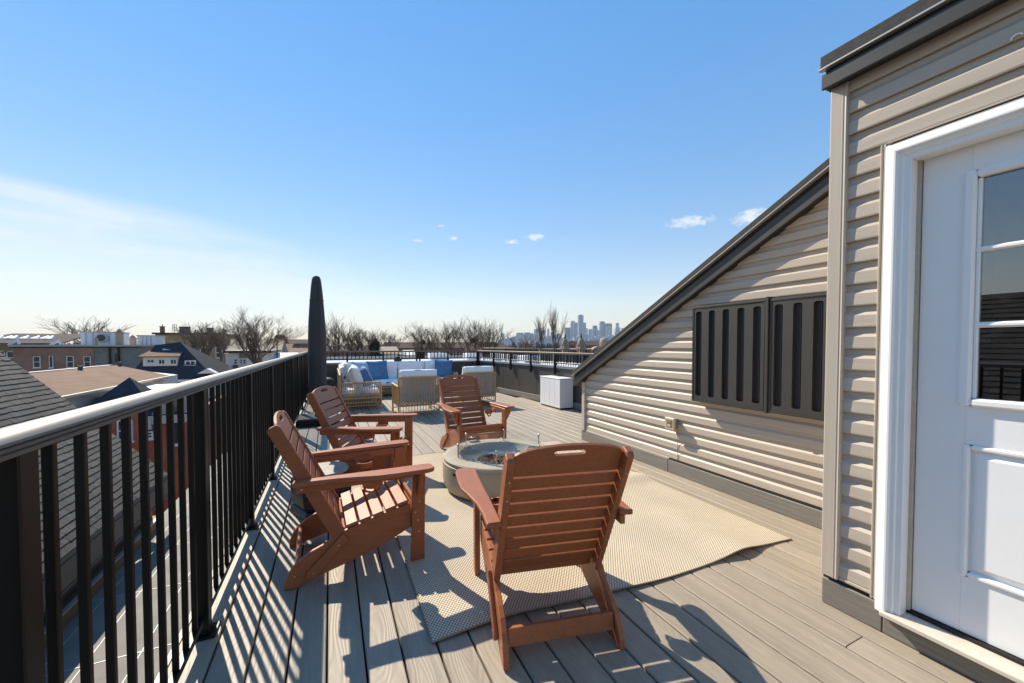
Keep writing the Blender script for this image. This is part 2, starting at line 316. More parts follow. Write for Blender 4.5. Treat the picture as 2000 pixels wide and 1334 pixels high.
# ---- the roof deck: every board an object of its own
deck = structure("deck")
PITCHB = .1448; GAP = .0085
def par_x(y): return 4.39 - .0924 * (y - 7.87)          # inner face of the slanting right-hand parapet
random.seed(3)
def board(x0, x1, y0, y1, name="deck_board"):
    e = .004; h = .028
    poly = [(x0, -h), (x0, -e), (x0 + e, 0), (x1 - e, 0), (x1, -e), (x1, -h)]
    return MB().ext_y(poly, y0, y1).build(name, 'deck', deck)
k = 0
while True:
    x0 = -.461 + PITCHB * k + GAP / 2; x1 = x0 + PITCHB - GAP; k += 1
    if x0 > 4.85: break
    ya = -2.2; yb = 11.15
    if x0 > 3.2: ya = 4.50
    elif x0 > 2.2: ya = 1.125 if x0 > 2.3 else -2.2
    if x1 > 4.08: yb = min(yb, 7.87 + (4.39 - x1) / .0924)
    if yb - ya < .2: continue
    cuts = []
    if abs(x0 - 2.004) < .03: cuts = [.89, 5.7]
    elif abs(x0 - 1.57) < .03: cuts = [.70, 5.3]
    else:
        c = ya + random.uniform(1.2, 4.8)
        if -1 < x0 < 1.5 and c < 2.4: c += 4.9          # joints mostly hidden under the furniture in the photo
        while c < yb - .5: cuts.append(c); c += random.uniform(3.9, 4.9)
    ys = [ya] + cuts + [yb]
    for a, b in zip(ys, ys[1:]): board(x0, x1, a + .0025, b - .0025)
box(-.60, 4.9, -2.2, 11.15, -.20, -.034, "under_deck_slab", 'dark_gap', deck)  # solid dark slab under the boards so their gaps read black
for a, b in ((-2.2, 1.65), (1.655, 5.3), (5.305, 11.15)):
    MB().ext_y([(-.605, -.028), (-.605, .004), (-.601, .008), (-.467, .008), (-.463, .004), (-.463, -.028)], a, b).build("border_board", 'deck', deck)
for a, b in ((-2.2, 3.1), (3.105, 8.0), (8.005, 11.15)): box(-.632, -.606, a, b, -.30, .006, "edge_fascia", 'fascia', deck, .003)
# ---- lower flat roof outside the railing, with kerb
lr = structure("lower_roof")
LZ = -3.70; GZ0 = -11.0
box(-4.56, -.64, -5, 22, LZ - .12, LZ, "roof_membrane", 'lower_roof', lr)
box(-.70, -.634, -5, 12.5, LZ, -.30, "house_wall", 'gutter', lr)
for y in [-2.0 + 2.04 * i for i in range(11)]: box(-4.30, -.70, y, y + .016, LZ, LZ + .006, "membrane_seam", 'coping', lr)
for x in (-1.45, -2.15, -2.85, -3.55, -4.1): box(x, x + .012, -5, 22, LZ, LZ + .005, "membrane_seam", 'coping', lr)
box(-4.60, -4.32, -5, 14.0, LZ, LZ + .24, "kerb", 'brown_wood', lr, .006)
box(-4.40, -4.31, -5, 14.0, LZ + .241, LZ + .265, "kerb_flashing", 'coping', lr, .003)
box(-4.68, -4.52, -5, 13.92, LZ - .12, LZ + .80, "party_wall", 'gutter', lr)
# ================================================================== LEFT RAILING
XR = -.53
rail = thing("deck_railing", (XR, 0, 0), "long black metal railing with a ribbed bronze top rail along the deck's left edge", "railing")
prof = [(-.041, 1.112), (-.041, 1.122), (-.037, 1.126), (-.041, 1.131), (-.040, 1.136), (-.034, 1.142), (-.022, 1.1472), (-.008, 1.1495), (.008, 1.1495), (.022, 1.1472), (.034, 1.142), (.040, 1.136), (.041, 1.131), (.037, 1.1285), (.041, 1.126), (.041, 1.121), (.037, 1.1185), (.041, 1.116), (.041, 1.109), (-.04, 1.109)]
MB().ext_y([(XR + x, z) for x, z in prof], -1.8, 11.12).build("top_rail", 'rail_cap', rail, smooth=32)
box(XR - .014, XR + .014, -1.8, 11.1, .070, .098, "bottom_rail", 'black', rail, .002)
posts = [1.02 + 1.12 * i for i in range(-2, 10)]
post0 = box(-.027, .027, -.027, .027, .012, 1.110, "post", 'black', None, .003, world=False); post0.parent = rail; post0.location = (0, posts[0], 0)
plate0 = MB().box(-.055, .055, -.055, .055, .0085, .018).box(-.031, .031, -.031, .031, .018, .034).build("base_plate", 'black', None, .003); plate0.parent = post0
for y in posts[1:]:
    p = copy_tree(post0, rail); p.location = (0, y, 0)
bal0 = box(-.0095, .0095, -.008, .008, .098, 1.110, "baluster", 'black', None, .002); bal0.parent = rail; first = True
for y in posts:
    for j in range(1, 10):
        yy = y + j * .112
        if yy > 11.05: continue
        b = bal0 if first else bal0.copy()
        if not first: col.objects.link(b); b.parent = rail
        b.location = (0, yy, 0); first = False
# ================================================================== NEIGHBOUR'S SHINGLE ROOF
EAVE = Vector((-4.20, 13.96, -2.32)); RIDGE = Vector((-8.5, 13.96, 2.38)); Y_N = -4.0; YN1 = 13.95
nroof = thing("shingled_roof", (-3, 2, -1.0), "steep grey asphalt shingle roof of the house next door, just outside the railing", "roof")
up = (RIDGE - EAVE); SL = up.length; up.normalize(); nrm = Vector((up.z, 0, -up.x)); 
if nrm.z < 0: nrm = -nrm
def rp(s, y, h): return Vector((EAVE.x, y, EAVE.z)) + up * s + nrm * h
MB().hexa([rp(0, Y_N, -.08), rp(SL, Y_N, -.08), rp(SL, YN1, -.08), rp(0, YN1, -.08)], [rp(0, Y_N, -.004), rp(SL, Y_N, -.004), rp(SL, YN1, -.004), rp(0, YN1, -.004)]).build("roof_deck", 'gutter', nroof)
fs = [(-8.52, 2.36), (-12.8, -2.3)]
MB().prism([(fs[0][0], Y_N, fs[0][1]), (fs[1][0], Y_N, fs[1][1]), (fs[1][0], Y_N, fs[1][1] - .1), (fs[0][0], Y_N, fs[0][1] - .1)], [(fs[0][0], YN1, fs[0][1]), (fs[1][0], YN1, fs[1][1]), (fs[1][0], YN1, fs[1][1] - .1), (fs[0][0], YN1, fs[0][1] - .1)]).build("far_slope", 'shingle', nroof)
gp = [(-4.36, -2.55), (-8.5, 1.98), (-12.6, -2.5), (-12.6, GZ0), (-4.64, GZ0), (-4.64, -2.9)]
MB().prism([(x, 13.80, z) for x, z in gp], [(x, 13.5, z) for x, z in gp]).build("gable_wall", 'white_wall', nroof)
MB().box(-4.24, -4.17, Y_N, YN1, -2.92, -2.33).build("gutter", 'gutter', nroof, .01)
MB().box(-4.168, -4.155, Y_N, YN1, -2.46, -2.43).box(-4.168, -4.155, Y_N, YN1, -2.92, -2.89).build("gutter_lip", 'gutter', nroof)
random.seed(11)
ROW = .142; rows = int(SL / ROW) + 1; shs = []
for r in range(rows):
    y = Y_N + random.uniform(-.3, 0)
    while y < YN1 + .02:
        w = random.choice((.15, .19, .24, .30)); y1 = min(y + w, YN1 + .03)
        if y1 - max(y, Y_N) > .03: shs.append((r, max(y, Y_N), y1, random.random()))
        y = y1 + .004
def shingle_mesh(mb, r, ya, yb, q):
    s0 = r * ROW - .012; s1 = s0 + ROW + .035; t0 = .017 + .007 * q; 
    s0 -= .010 * (q > .55)
    a = [rp(s0, ya, 0.001), rp(s1, ya, -.003), rp(s1, yb, -.003), rp(s0, yb, 0.001)]; b = [rp(s0, ya, t0), rp(s1, ya, .004), rp(s1, yb, .004), rp(s0, yb, t0)]
    mb.hexa(a, b)
def seen(sh):                       # how large a shingle shows from the deck
    p = rp(sh[0] * ROW, (sh[1] + sh[2]) / 2, 0); d = p - CAM; z = d.dot(FW)
    if z < .3: return 0
    x = 1000 + FPX * d.dot(RT) / z; yy = CYP - FPX * d.dot(UP) / z
    return (sh[2] - sh[1]) / z ** 2 if (-20 < x < 2000 and yy < 1340) else 0
shs.sort(key=seen, reverse=True)
for sh in shs[:298]:
    mb = MB(); shingle_mesh(mb, *sh); mb.build("shingle", 'shingle', nroof)
mbs = [MB() for _ in range(3)]
for i, sh in enumerate(shs[298:]): shingle_mesh(mbs[i % 3], *sh)
for m_ in mbs: m_.build("shingle_field", 'shingle', nroof)['kind'] = 'stuff'
random.seed(21)
# ================================================================== PARAPETS AND THEIR RAILINGS
YF = 11.2
pf = thing("far_parapet", (1.9, YF + .1, 0), "low dark bronze parapet wall across the far end of the deck behind the sofa", "parapet wall")
box(-.60, 4.075, YF, YF + .18, -.30, .80, "wall_core", 'parapet', pf)
x = -.60
while x < 4.0:
    box(x + .004, min(x + 1.10, 4.07), YF - .012, YF, .14, .79, "wall_panel", 'parapet', pf, .003); x += 1.104
box(-.60, 4.06, YF - .03, YF, 0.001, .138, "base_flashing", 'parapet_base', pf, .004)
box(-.62, 4.16, YF - .03, YF + .21, .80, .842, "coping", 'coping', pf, .006)
pr = thing("side_parapet", (4.4, 7.6, 0), "low dark bronze parapet wall running along the deck's right side behind the white box", "parapet wall")
def slab(mb, y0, y1, d0, d1, z0, z1):
    a = [(par_x(y0) + d0, y0), (par_x(y1) + d0, y1), (par_x(y1) + d1, y1), (par_x(y0) + d1, y0)]
    return mb.ext_z(a, z0, z1)
slab(MB(), 4.0, YF - .035, 0.014, .19, -.30, .80).build("wall_core", 'parapet', pr)
y = 4.0
while y < YF - .3:
    slab(MB(), y + .004, min(y + .80, YF - .04), 0, .0135, .14, .79).build("wall_panel", 'parapet', pr, .003); y += .804
slab(MB(), 4.0, YF - .04, -.022, -.0005, .001, .138).build("base_flashing", 'parapet_base', pr, .004)
slab(MB(), 4.0, YF - .032, -.02, .22, .80, .842).build("coping", 'coping', pr, .006)
def parapet_rail(root, p0, p1, n_bays, per, inward):
    p0 = Vector(p0); p1 = Vector(p1); d = (p1 - p0); L = d.length; d.normalize(); nn = Vector(inward)
    def bar(name, z0, z1, hw, mat='black'):
        a = Vector((d.y, -d.x, 0)) * hw
        MB().hexa([p0 - a + Vector((0, 0, z0)), p0 + a + Vector((0, 0, z0)), p1 + a + Vector((0, 0, z0)), p1 - a + Vector((0, 0, z0))], [p0 - a + Vector((0, 0, z1)), p0 + a + Vector((0, 0, z1)), p1 + a + Vector((0, 0, z1)), p1 - a + Vector((0, 0, z1))]).build(name, mat, root, .004)
    bar("top_rail", 1.105, 1.145, .030, 'rail_cap'); bar("bottom_rail", .905, .930, .014)
    ang = math.atan2(d.y, d.x); o0 = ORG[root.name]
    pm = box(-.022, .022, -.022, .022, .66, 1.105, "post", 'black', None, .003); pm.parent = root
    bm_ = box(-.010, .010, -.010, .010, .93, 1.105, "baluster", 'black', None); bm_.parent = root
    f1 = f2 = True
    for i in range(n_bays + 1):
        p = p0 + d * (L * i / n_bays); o = pm if f1 else pm.copy()
        if not f1: col.objects.link(o); o.parent = root
        o.location = p - o0; o.rotation_euler = (0, 0, ang); f1 = False
        if i == n_bays: break
        for j in range(1, per):
            q = p0 + d * (L * (i + j / per) / n_bays); o = bm_ if f2 else bm_.copy()
            if not f2: col.objects.link(o); o.parent = root
            o.location = q - o0; o.rotation_euler = (0, 0, ang); f2 = False
fr = thing("far_railing", (1.8, YF - .06, 0), "short black baluster railing standing on the far parapet, behind the sofa", "railing")
parapet_rail(fr, (-.50, YF - .055, 0), (4.02, YF - .055, 0), 5, 9, (0, -1, 0))
sr = thing("side_railing", (4.4, 7.5, 0), "short black baluster railing on the right-hand parapet, above the white box", "railing")
parapet_rail(sr, (par_x(YF - .12) - .045, YF - .12, 0), (par_x(4.4) - .045, 4.4, 0), 7, 9, (-1, 0, 0))
for px_, lab in ((820, "larger black box hung on the far railing between two posts, above the long white sofa"), (777, "small black box on the far parapet, left of the larger hung box")):
    t = thing("railing_box", (0, 0, 0), lab, "box", "black boxes by the far railing")
    p = W(px_, 700, 1); sx = (p - CAM); s_ = (YF + .06) / sx.y; xx = sx.x * s_
    if px_ == 820:
        box(xx - .13, xx + .13, YF - .02, YF + .12, .92, 1.12, "case", 'black_plastic', t, .012); box(xx - .09, xx + .09, YF - .026, YF - .02, .95, 1.09, "front_grille", 'panel_dark', t)
        box(xx - .10, xx + .10, YF + .12, YF + .14, .97, 1.07, "mounting_bracket", 'black', t); box(xx - .02, xx + .02, YF + .05, YF + .09, .842, .92, "foot", 'black', t)
    else:
        box(xx - .10, xx + .10, YF + .0, YF + .16, .85, .93, "case", 'black_plastic', t, .012); box(xx - .06, xx + .06, YF + .03, YF + .13, .93, .98, "lid", 'black_plastic', t, .01); box(xx - .08, xx + .08, YF + .02, YF + .14, .842, .85, "base", 'black', t)
# ================================================================== SIDING WALLS
COURSE = .1016
def siding_profile(x, z):               # dutch-lap course; outward is -X
    return [(x + .004, z + COURSE + .006), (x + .004, z + .074), (x - .012, z + .056), (x - .0135, z + .006), (x - .012, z), (x - .004, z), (x - .004, z + .003), (x + .012, z + .010), (x + .012, z + COURSE + .006)]
# --- door wall of the stair house
XD = 2.262; YC = 1.085; DZ0 = .128
bh = thing("stair_house", (XD, 0, 0), "taupe vinyl sided stair house at right with a white half-glazed door", "building")
box(XD + .02, XD + .12, .79, 1.02, .13, 2.55, "wall_core", 'siding', bh)
box(XD + .02, XD + .12, -2.2, .79, 2.14, 2.55, "wall_core", 'siding', bh)
box(XD + .02, XD + .12, -2.2, -.14, .13, 2.14, "wall_core", 'siding', bh)
z = .165
while z < 2.56:
    y0 = .905 if z < 2.155 else -2.2
    zt = z
    m_ = MB().ext_y(siding_profile(XD, z), y0, 1.046); m_.build("siding_course", 'siding', bh, smooth=None)
    if z < 2.155: MB().ext_y(siding_profile(XD, z), -2.2, -.23).build("siding_course", 'siding', bh)
    z += COURSE
# corner post, return wall, skirt, trims
MB().ext_z([(XD - .025, 1.036), (XD - .0275, 1.039), (XD - .0275, 1.042), (XD - .025, 1.045), (XD - .025, YC + .019), (XD - .022, YC + .022), (XD + .04, YC + .022), (XD + .04, 1.036)], .150, 2.55).build("corner_post", 'siding_trim', bh, .002)
MB().ext_z([(XD - .0265, 1.052), (XD - .0265, 1.056), (XD - .0245, 1.056), (XD - .0245, 1.052)], .150, 2.545).build("post_groove", 'siding_trim', bh)
box(XD + .04, 3.9, YC - .06, YC + .01, .13, 2.55, "return_wall", 'siding', bh)
box(XD - .016, XD + .12, .868, YC + .02, .002, .128, "skirt_board", 'skirt', bh, .003)
box(XD - .016, XD + .12, -2.2, .864, .002, .100, "skirt_board", 'skirt', bh, .003)
box(XD - .004, XD + .12, .868, YC + .02, .129, .150, "dark_flashing", 'black_gasket', bh)
box(XD - .016, XD + .01, .905, 1.035, .150, .164, "starter_strip", 'siding_trim', bh, .002)
MB().ext_z([(XD - .026, .888), (XD - .026, .894), (XD - .020, .896), (XD - .020, .900), (XD - .026, .902), (XD - .026, .908), (XD + .03, .908), (XD + .03, .888)], .140, 2.19).build("trim_channel", 'siding_trim', bh, .0015)
MB().ext_y([(XD - .026, 2.172), (XD - .026, 2.178), (XD - .020, 2.180), (XD - .020, 2.184), (XD - .026, 2.186), (XD - .026, 2.192), (XD + .03, 2.192), (XD + .03, 2.172)], -2.2, .887).build("trim_channel", 'siding_trim', bh, .0015)
# door casing (brickmould) with its stepped profile
cas = [(XD - .052, .860), (XD - .058, .852), (XD - .058, .842), (XD - .044, .839), (XD - .044, .824), (XD - .036, .820), (XD - .036, .800), (XD + .06, .800), (XD + .06, .886), (XD - .036, .886), (XD - .040, .868)]
MB().prism([(x, y, .105) for x, y in cas], [(x, y, 2.172 - (.886 - y)) for x, y in cas]).build("door_casing", 'white', bh, .0015)
MB().prism([(x, .687 - y, 2.1715 - (.886 - y)) for x, y in cas], [(x, y - .0005, 2.1715 - (.886 - y)) for x, y in cas]).build("door_head_casing", 'white', bh, .0015)
MB().prism([(x, .686 - y, .105) for x, y in cas], [(x, .686 - y, 2.172 - (.886 - y)) for x, y in cas]).build("door_casing", 'white', bh, .0015)
box(XD + .006, XD + .10, -.232, -.115, .13, 2.14, "door_jamb", 'white', bh)
MB().ext_y([(XD - .066, .101), (XD - .066, .118), (XD - .058, .124), (XD + .10, .128), (XD + .10, .101)], -.2, .858).build("door_sill", 'sill', bh, .002)
box(XD + .020, XD + .10, -.16, .799, .1285, .140, "threshold", 'black_gasket', bh)
# the door
XF = XD + .030
dr = box(XF + .008, XF + .045, .645, .788, .142, 2.090, "door", 'door', bh, .002)        # lock stile is the body; rails and lite are sub-parts
def dpart(name, mat, *b, bev=.002): return box(*b, name, mat, dr, bev)
# stile is Y .645-.788; door runs to Y -.10
dpart("rail", 'door', XF + .008, XF + .045, -.10, .645, 1.985, 2.090); dpart("rail", 'door', XF + .008, XF + .045, .0505, .645, .905, 1.060)
dpart("rail", 'door', XF + .008, XF + .045, -.10, .645, .142, .372); dpart("stile", 'door', XF + .008, XF + .045, -.10, .05, .372, 1.985)
for z0, z1 in ((1.060, 1.985),):
    # lite frame moulding: stepped
    for nm, a, b, c, d_, e, f in (("lite_moulding", XF - .012, XF + .03, .630, .664, z0 - .002, z1), ("lite_moulding", XF - .012, XF + .03, .05, .630, z0 - .002, z0 + .030), ("lite_moulding", XF - .012, XF + .03, .05, .630, z1 - .034, z1)): dpart(nm, 'door', a, b, c, d_, e, f, bev=.008)
    for a, b, c, d_ in ((.618, .6295, z0 + .03, z1 - .034),): dpart("lite_moulding", 'door', XF + .004, XF + .03, a, b, c, d_, bev=.003)
    for zm in (1.379, 1.673): MB().ext_y([(XF + .002, zm - .004), (XF + .002, zm + .004), (XF + .012, zm + .011), (XF + .02, zm + .011), (XF + .02, zm - .011), (XF + .012, zm - .011)], .05, .6295).build("muntin", 'door', dr)
    for a, b in ((1.092, 1.370), (1.388, 1.664), (1.682, 1.951)): dpart("pane", 'pane', XF + .016, XF + .020, .05, .6175, a - .002, b + .002, bev=0)
for a, b in ((.635, .648), ): pass
mb = MB()
for i, (ins, dep) in enumerate(((0, -.004), (.012, -.012))): pass
# raised lower panel: moulded frame, sunken bed and raised field
for nm, c, d_, e, f in (("panel_moulding", .628, .650, .372, .905), ("panel_moulding", .05, .628, .372, .394), ("panel_moulding", .05, .628, .883, .905)): dpart(nm, 'door', XF - .001, XF + .03, c, d_, e, f, bev=.007)
dpart("panel_bed", 'door', XF + .020, XF + .04, .05, .628, .394, .883, bev=0)
fy0, fy1, fz0, fz1 = .345, .616, .412, .866
MB().hexa([(XF + .0195, .612 + .012, fz0 - .012), (XF + .0195, .612 + .012, fz1 + .012), (XF + .0195, fy0 - .012, fz1 + .012), (XF + .0195, fy0 - .012, fz0 - .012)], [(XF + .004, .598, fz0 + .012), (XF + .004, .598, fz1 - .012), (XF + .004, fy0 + .012, fz1 - .012), (XF + .004, fy0 + .012, fz0 + .012)]).build("panel_field", 'door', dr)
# stair room behind the glass
rm = MB(); x0_, x1_, y0_, y1_, z0_, z1_ = XD + .14, XD + 1.6, -1.2, .98, .0, 2.5
for f in ([(x1_, y0_, z0_), (x1_, y1_, z0_), (x1_, y1_, z1_), (x1_, y0_, z1_)], [(x0_, y1_, z0_), (x1_, y1_, z0_), (x1_, y1_, z1_), (x0_, y1_, z1_)], [(x0_, y0_, z0_), (x1_, y0_, z0_), (x1_, y0_, z1_), (x0_, y0_, z1_)], [(x0_, y0_, z0_), (x1_, y0_, z0_), (x1_, y1_, z0_), (x0_, y1_, z0_)], [(x0_, y0_, z1_), (x1_, y0_, z1_), (x1_, y1_, z1_), (x0_, y1_, z1_)]): rm.add(f, [(0, 1, 2, 3)])
rm.build("stair_room", 'interior', bh)
# eave
box(2.178, 4.2, -2.2, 1.126, 2.640, 2.700, "roof_edge", 'shingle_dark', bh, .004)
box(2.171, 2.20, -2.2, 1.130, 2.632, 2.639, "drip_edge", 'drip', bh)
box(2.200, 2.26, -2.2, 1.110, 2.604, 2.631, "sub_fascia", 'soffit', bh)
MB().box(2.184, 2.200, -2.2, 1.122, 2.540, 2.612).build("fascia", 'fascia', bh, .004)
box(2.200, 2.30, -2.2, 1.121, 2.552, 2.560, "soffit", 'soffit', bh)
box(2.26, 4.2, -2.2, YC, 2.56, 2.64, "roof_core", 'soffit', bh)
MB().tube([(XD - .016, .52, 2.405), (XD - .020, .524, 2.412), (XD - .022, .535, 2.413), (XD - .020, .545, 2.407), (XD - .016, .546, 2.402)], .003, 6).build("wire_clip", 'white', bh)
MB().tube([(XD - .030, .879, 2.168), (XD - .036, .86, 2.176), (XD - .036, .7, 2.178), (XD - .036, .3, 2.180), (XD - .034, -.2, 2.181)], .0035, 6).build("door_cable", 'black_gasket', bh)
# --- gable wall with the sloping roof
XK = 3.150; SLP = .53
def roof_z(y): return .815 + SLP * (4.42 - y)            # where the soffit meets the siding
gw = thing("gable_wall", (XK, 3, 0), "taupe vinyl sided wall under a dark sloping roof edge at the right of the deck", "wall")
z = .150
while z < 2.75:
    poly = siding_profile(XK, z)
    yb = [min(4.372, 4.42 - (zz - .815) / SLP - .004) for _, zz in poly]
    if min(yb) < 1.12: break
    ysp = 1.12; seam = random.random() < .5 and min(yb) > 2.2
    if seam:                                              # lap joint between two lengths of siding
        ysp = random.uniform(1.7, min(yb) - .4); MB().prism([(x - .0012, 1.12, zz) for x, zz in poly], [(x - .0012, ysp + .012, zz) for x, zz in poly]).build("siding_course", 'siding', gw)
    MB().prism([(x, ysp, zz) for x, zz in poly], [(x, y_, zz) for (x, zz), y_ in zip(poly, yb)]).build("siding_course", 'siding', gw)
    z += COURSE
MB().prism([(XK + .02, 1.12, .0), (XK + .02, 4.40, .0), (XK + .02, 4.40, .80), (XK + .02, 1.12, roof_z(1.12))], [(XK + .1, 1.12, .0), (XK + .1, 4.40, .0), (XK + .1, 4.40, .80), (XK + .1, 1.12, roof_z(1.12))]).build("wall_core", 'siding', gw)
MB().ext_z([(XK - .032, 4.376), (XK - .032, 4.440), (XK + .12, 4.440), (XK + .12, 4.376)], .134, .795).build("corner_post", 'siding_trim', gw, .004)
box(XK + .12, 5.2, 4.36, 4.436, 0, .78, "return_wall", 'siding', gw)
box(XK - .024, XK + .1, 1.12, 2.93, .002, .128, "skirt_board", 'skirt', gw, .003); box(XK - .024, XK + .1, 2.934, 4.452, .002, .134, "skirt_board", 'skirt', gw, .003)
box(XK - .012, XK + .02, 1.12, 2.92, .129, .147, "dark_flashing", 'black_gasket', gw); box(XK - .020, XK + .02, 2.92, 4.374, .135, .149, "starter_strip", 'siding_trim', gw, .002)
YT = 4.585                                               # lower tip of the rake
def rake(name, mat, x0, x1, h0, h1, bev=.004, yt=YT, y_top=1.0):
    # board following the slope between heights h0..h1 above the soffit line
    a = [(x0, yt, roof_z(yt) + h0), (x0, y_top, roof_z(y_top) + h0), (x0, y_top, roof_z(y_top) + h1), (x0, yt, roof_z(yt) + h1)]
    MB().prism(a, [(x1, y, z) for _, y, z in a]).build(name, mat, gw, bev)
rake("soffit", 'soffit', XK - .062, XK + .05, .000, .016, 0)
rake("rake_fascia", 'fascia', XK - .080, XK - .0625, -.004, .098, yt=YT - .004)
rake("sub_fascia", 'soffit', XK - .062, XK - .02, .090, .140, 0, yt=YT - .01)
rake("drip_edge", 'drip', XK - .105, XK - .06, .140, .147, 0)
rake("roof_edge", 'shingle_dark', XK - .098, XK + .9, .148, .205)
rake("roof_core", 'soffit', XK - .02, 5.2, .02, .147, 0, yt=YT - .01)
# ribbed charcoal wall cabinet
cb_ = thing("wall_cabinet", (XK - .06, 1.9, .77), "wide charcoal cabinet with two vertically ribbed doors hung on the siding wall", "cabinet")
def cabinet_door(y0, y1, nrec):
    xo = XK - .100; xb = XK - .016; zb, zt = .782, 1.655; m_ = MB(); r = .03
    # front sheet with rounded slots built as columns between recesses
    wid = (y1 - y0); pitch = wid / nrec; rw = pitch * .46
    outer = [(y0, zb), (y1, zb), (y1, zt), (y0, zt)]
    d = None
    bmx = MB()
    ys = [y0]
    for i in range(nrec):
        c = y0 + pitch * (i + .5); ys += [c - rw / 2, c + rw / 2]
    ys.append(y1)
    za, zz = zb + .055, zt - .05
    for i in range(0, len(ys), 2): bmx.box(xo, xo + .026, ys[i], ys[i + 1], zb, zt)
    for i in range(1, len(ys) - 1, 2):
        bmx.box(xo, xo + .026, ys[i], ys[i + 1], zb, za); bmx.box(xo, xo + .026, ys[i], ys[i + 1], zz, zt)
        c = .016
        for (ya, sy) in ((ys[i], 1), (ys[i + 1], -1)):
            for (z_, sz) in ((za, 1), (zz, -1)):
                tri = [(ya, z_), (ya + sy * c, z_), (ya + sy * c * .3, z_ + sz * c * .3), (ya, z_ + sz * c)]
                bmx.ext_x(tri, xo, xo + .026)
    d = bmx.build("cabinet_door", 'panel', cb_)
    box(xo + .026, xb, y0, y1, zb, zt, "door_back", 'panel', d, .004)
    for i in range(1, len(ys) - 1, 2):
        box(xo + .0245, xo + .0255, ys[i] - .001, ys[i + 1] + .001, za - .001, zz + .001, "recess", 'panel_dark', d)
        box(xo + .0255 - .008, xo + .0245, ys[i] + .25 * rw, ys[i] + .36 * rw, za + .01, zz - .01, "rib", 'panel', d)
    MB().box(xo - .004, xo, y0 + .004, y1 - .004, zb + .004, zb + .018).box(xo - .004, xo, y0 + .004, y1 - .004, zt - .018, zt - .004).box(xo - .004, xo, y0 + .004, y0 + .016, zb + .018, zt - .018).box(xo - .004, xo, y1 - .016, y1 - .004, zb + .018, zt - .018).build("raised_rim", 'panel', d, .003)
cabinet_door(1.915, 2.585, 5); cabinet_door(1.225, 1.885, 5)
box(XK - .112, XK - .018, 1.888, 1.912, .775, 1.672, "centre_strip", 'panel', cb_, .004)
MB().tube([(XK - .06, 1.95, .78), (XK - .06, 1.95, .765), (XK - .05, 1.96, .762)], .004, 6).build("latch", 'outlet', cb_)
# outlet on the siding
ot = thing("outdoor_outlet", (XK - .05, 2.86, .51), "small tan weatherproof outlet box on the siding with a thin wire hanging down", "outlet")
MB().box(XK - .088, XK - .060, 2.800, 2.920, .455, .575).build("cover", 'outlet', ot, .006); box(XK - .060, XK - .014, 2.812, 2.908, .465, .565, "back_box", 'outlet_dark', ot, .004)
box(XK - .0905, XK - .088, 2.822, 2.895, .478, .556, "face_plate", 'outlet_dark', ot, .001); box(XK - .093, XK - .0905, 2.838, 2.880, .515, .548, "socket", 'outlet_dark', ot, .001); box(XK - .093, XK - .0905, 2.838, 2.880, .486, .508, "socket", 'outlet', ot, .001)
MB().tube([(XK - .02, 2.815, .46), (XK - .018, 2.813, .36), (XK - .017, 2.815, .25), (XK - .018, 2.812, .152)], .0022, 5).build("wire", 'outlet_dark', ot)
# ================================================================== RUG
rg = thing("woven_rug", (1.6, 3.0, 0), "beige woven outdoor rug lying wavy on the deck under the chairs", "rug")
def rug_pt(u, v):                       # u across (0 left .. 1 right), v away from camera
    x = .388 + 2.39 * u + .035 * v * (1 - v) ; y = 1.655 - .115 * u + (4.60 - 1.62) * v + (.02 * math.sin(u * 9))* (1 - v)
    x -= .10 * max(0, v - .46) * max(0, u - .6)
    d = lambda a, b, s: math.exp(-((a - b) / s) ** 2)
    z = .0065 + .034 * d(u, .80, .07) * d(v, 0, .16) + .010 * d(u, .42, .10) * d(v, 0, .10) + .012 * d(u, .15, .1) * d(v, 0, .06) + .030 * d(v, .455, .035) * d(u, 1, .17) + .010 * d(v, .60, .05) * d(u, 1, .25)
    z += .003 * (noise.noise(Vector((u * 6, v * 7, 0))) + .6)
    y += -.02 * d(u, .80, .08) * (1 - v)
    return (x, y, z)
nu, nv = 90, 80; mb = MB()
for j in range(nv + 1):
    for i in range(nu + 1): mb.v.append(rug_pt(i / nu, j / nv))
for j in range(nv):
    for i in range(nu): a = j * (nu + 1) + i; mb.f.append((a, a + 1, a + nu + 2, a + nu + 1))
mb.build("pile", 'rug', rg, smooth=60)
edge = MB(); rim = [(i / nu, 0) for i in range(nu)] + [(1, j / nv) for j in range(nv)] + [(1 - i / nu, 1) for i in range(nu)] + [(0, 1 - j / nv) for j in range(nv)] + [(0, 0)]
edge.tube([Vector(rug_pt(u, v)) - Vector((0, 0, .0015)) for u, v in rim], .0042, 5); edge.build("bound_edge", 'rug_edge', rg, smooth=60)
RUGZ = .010
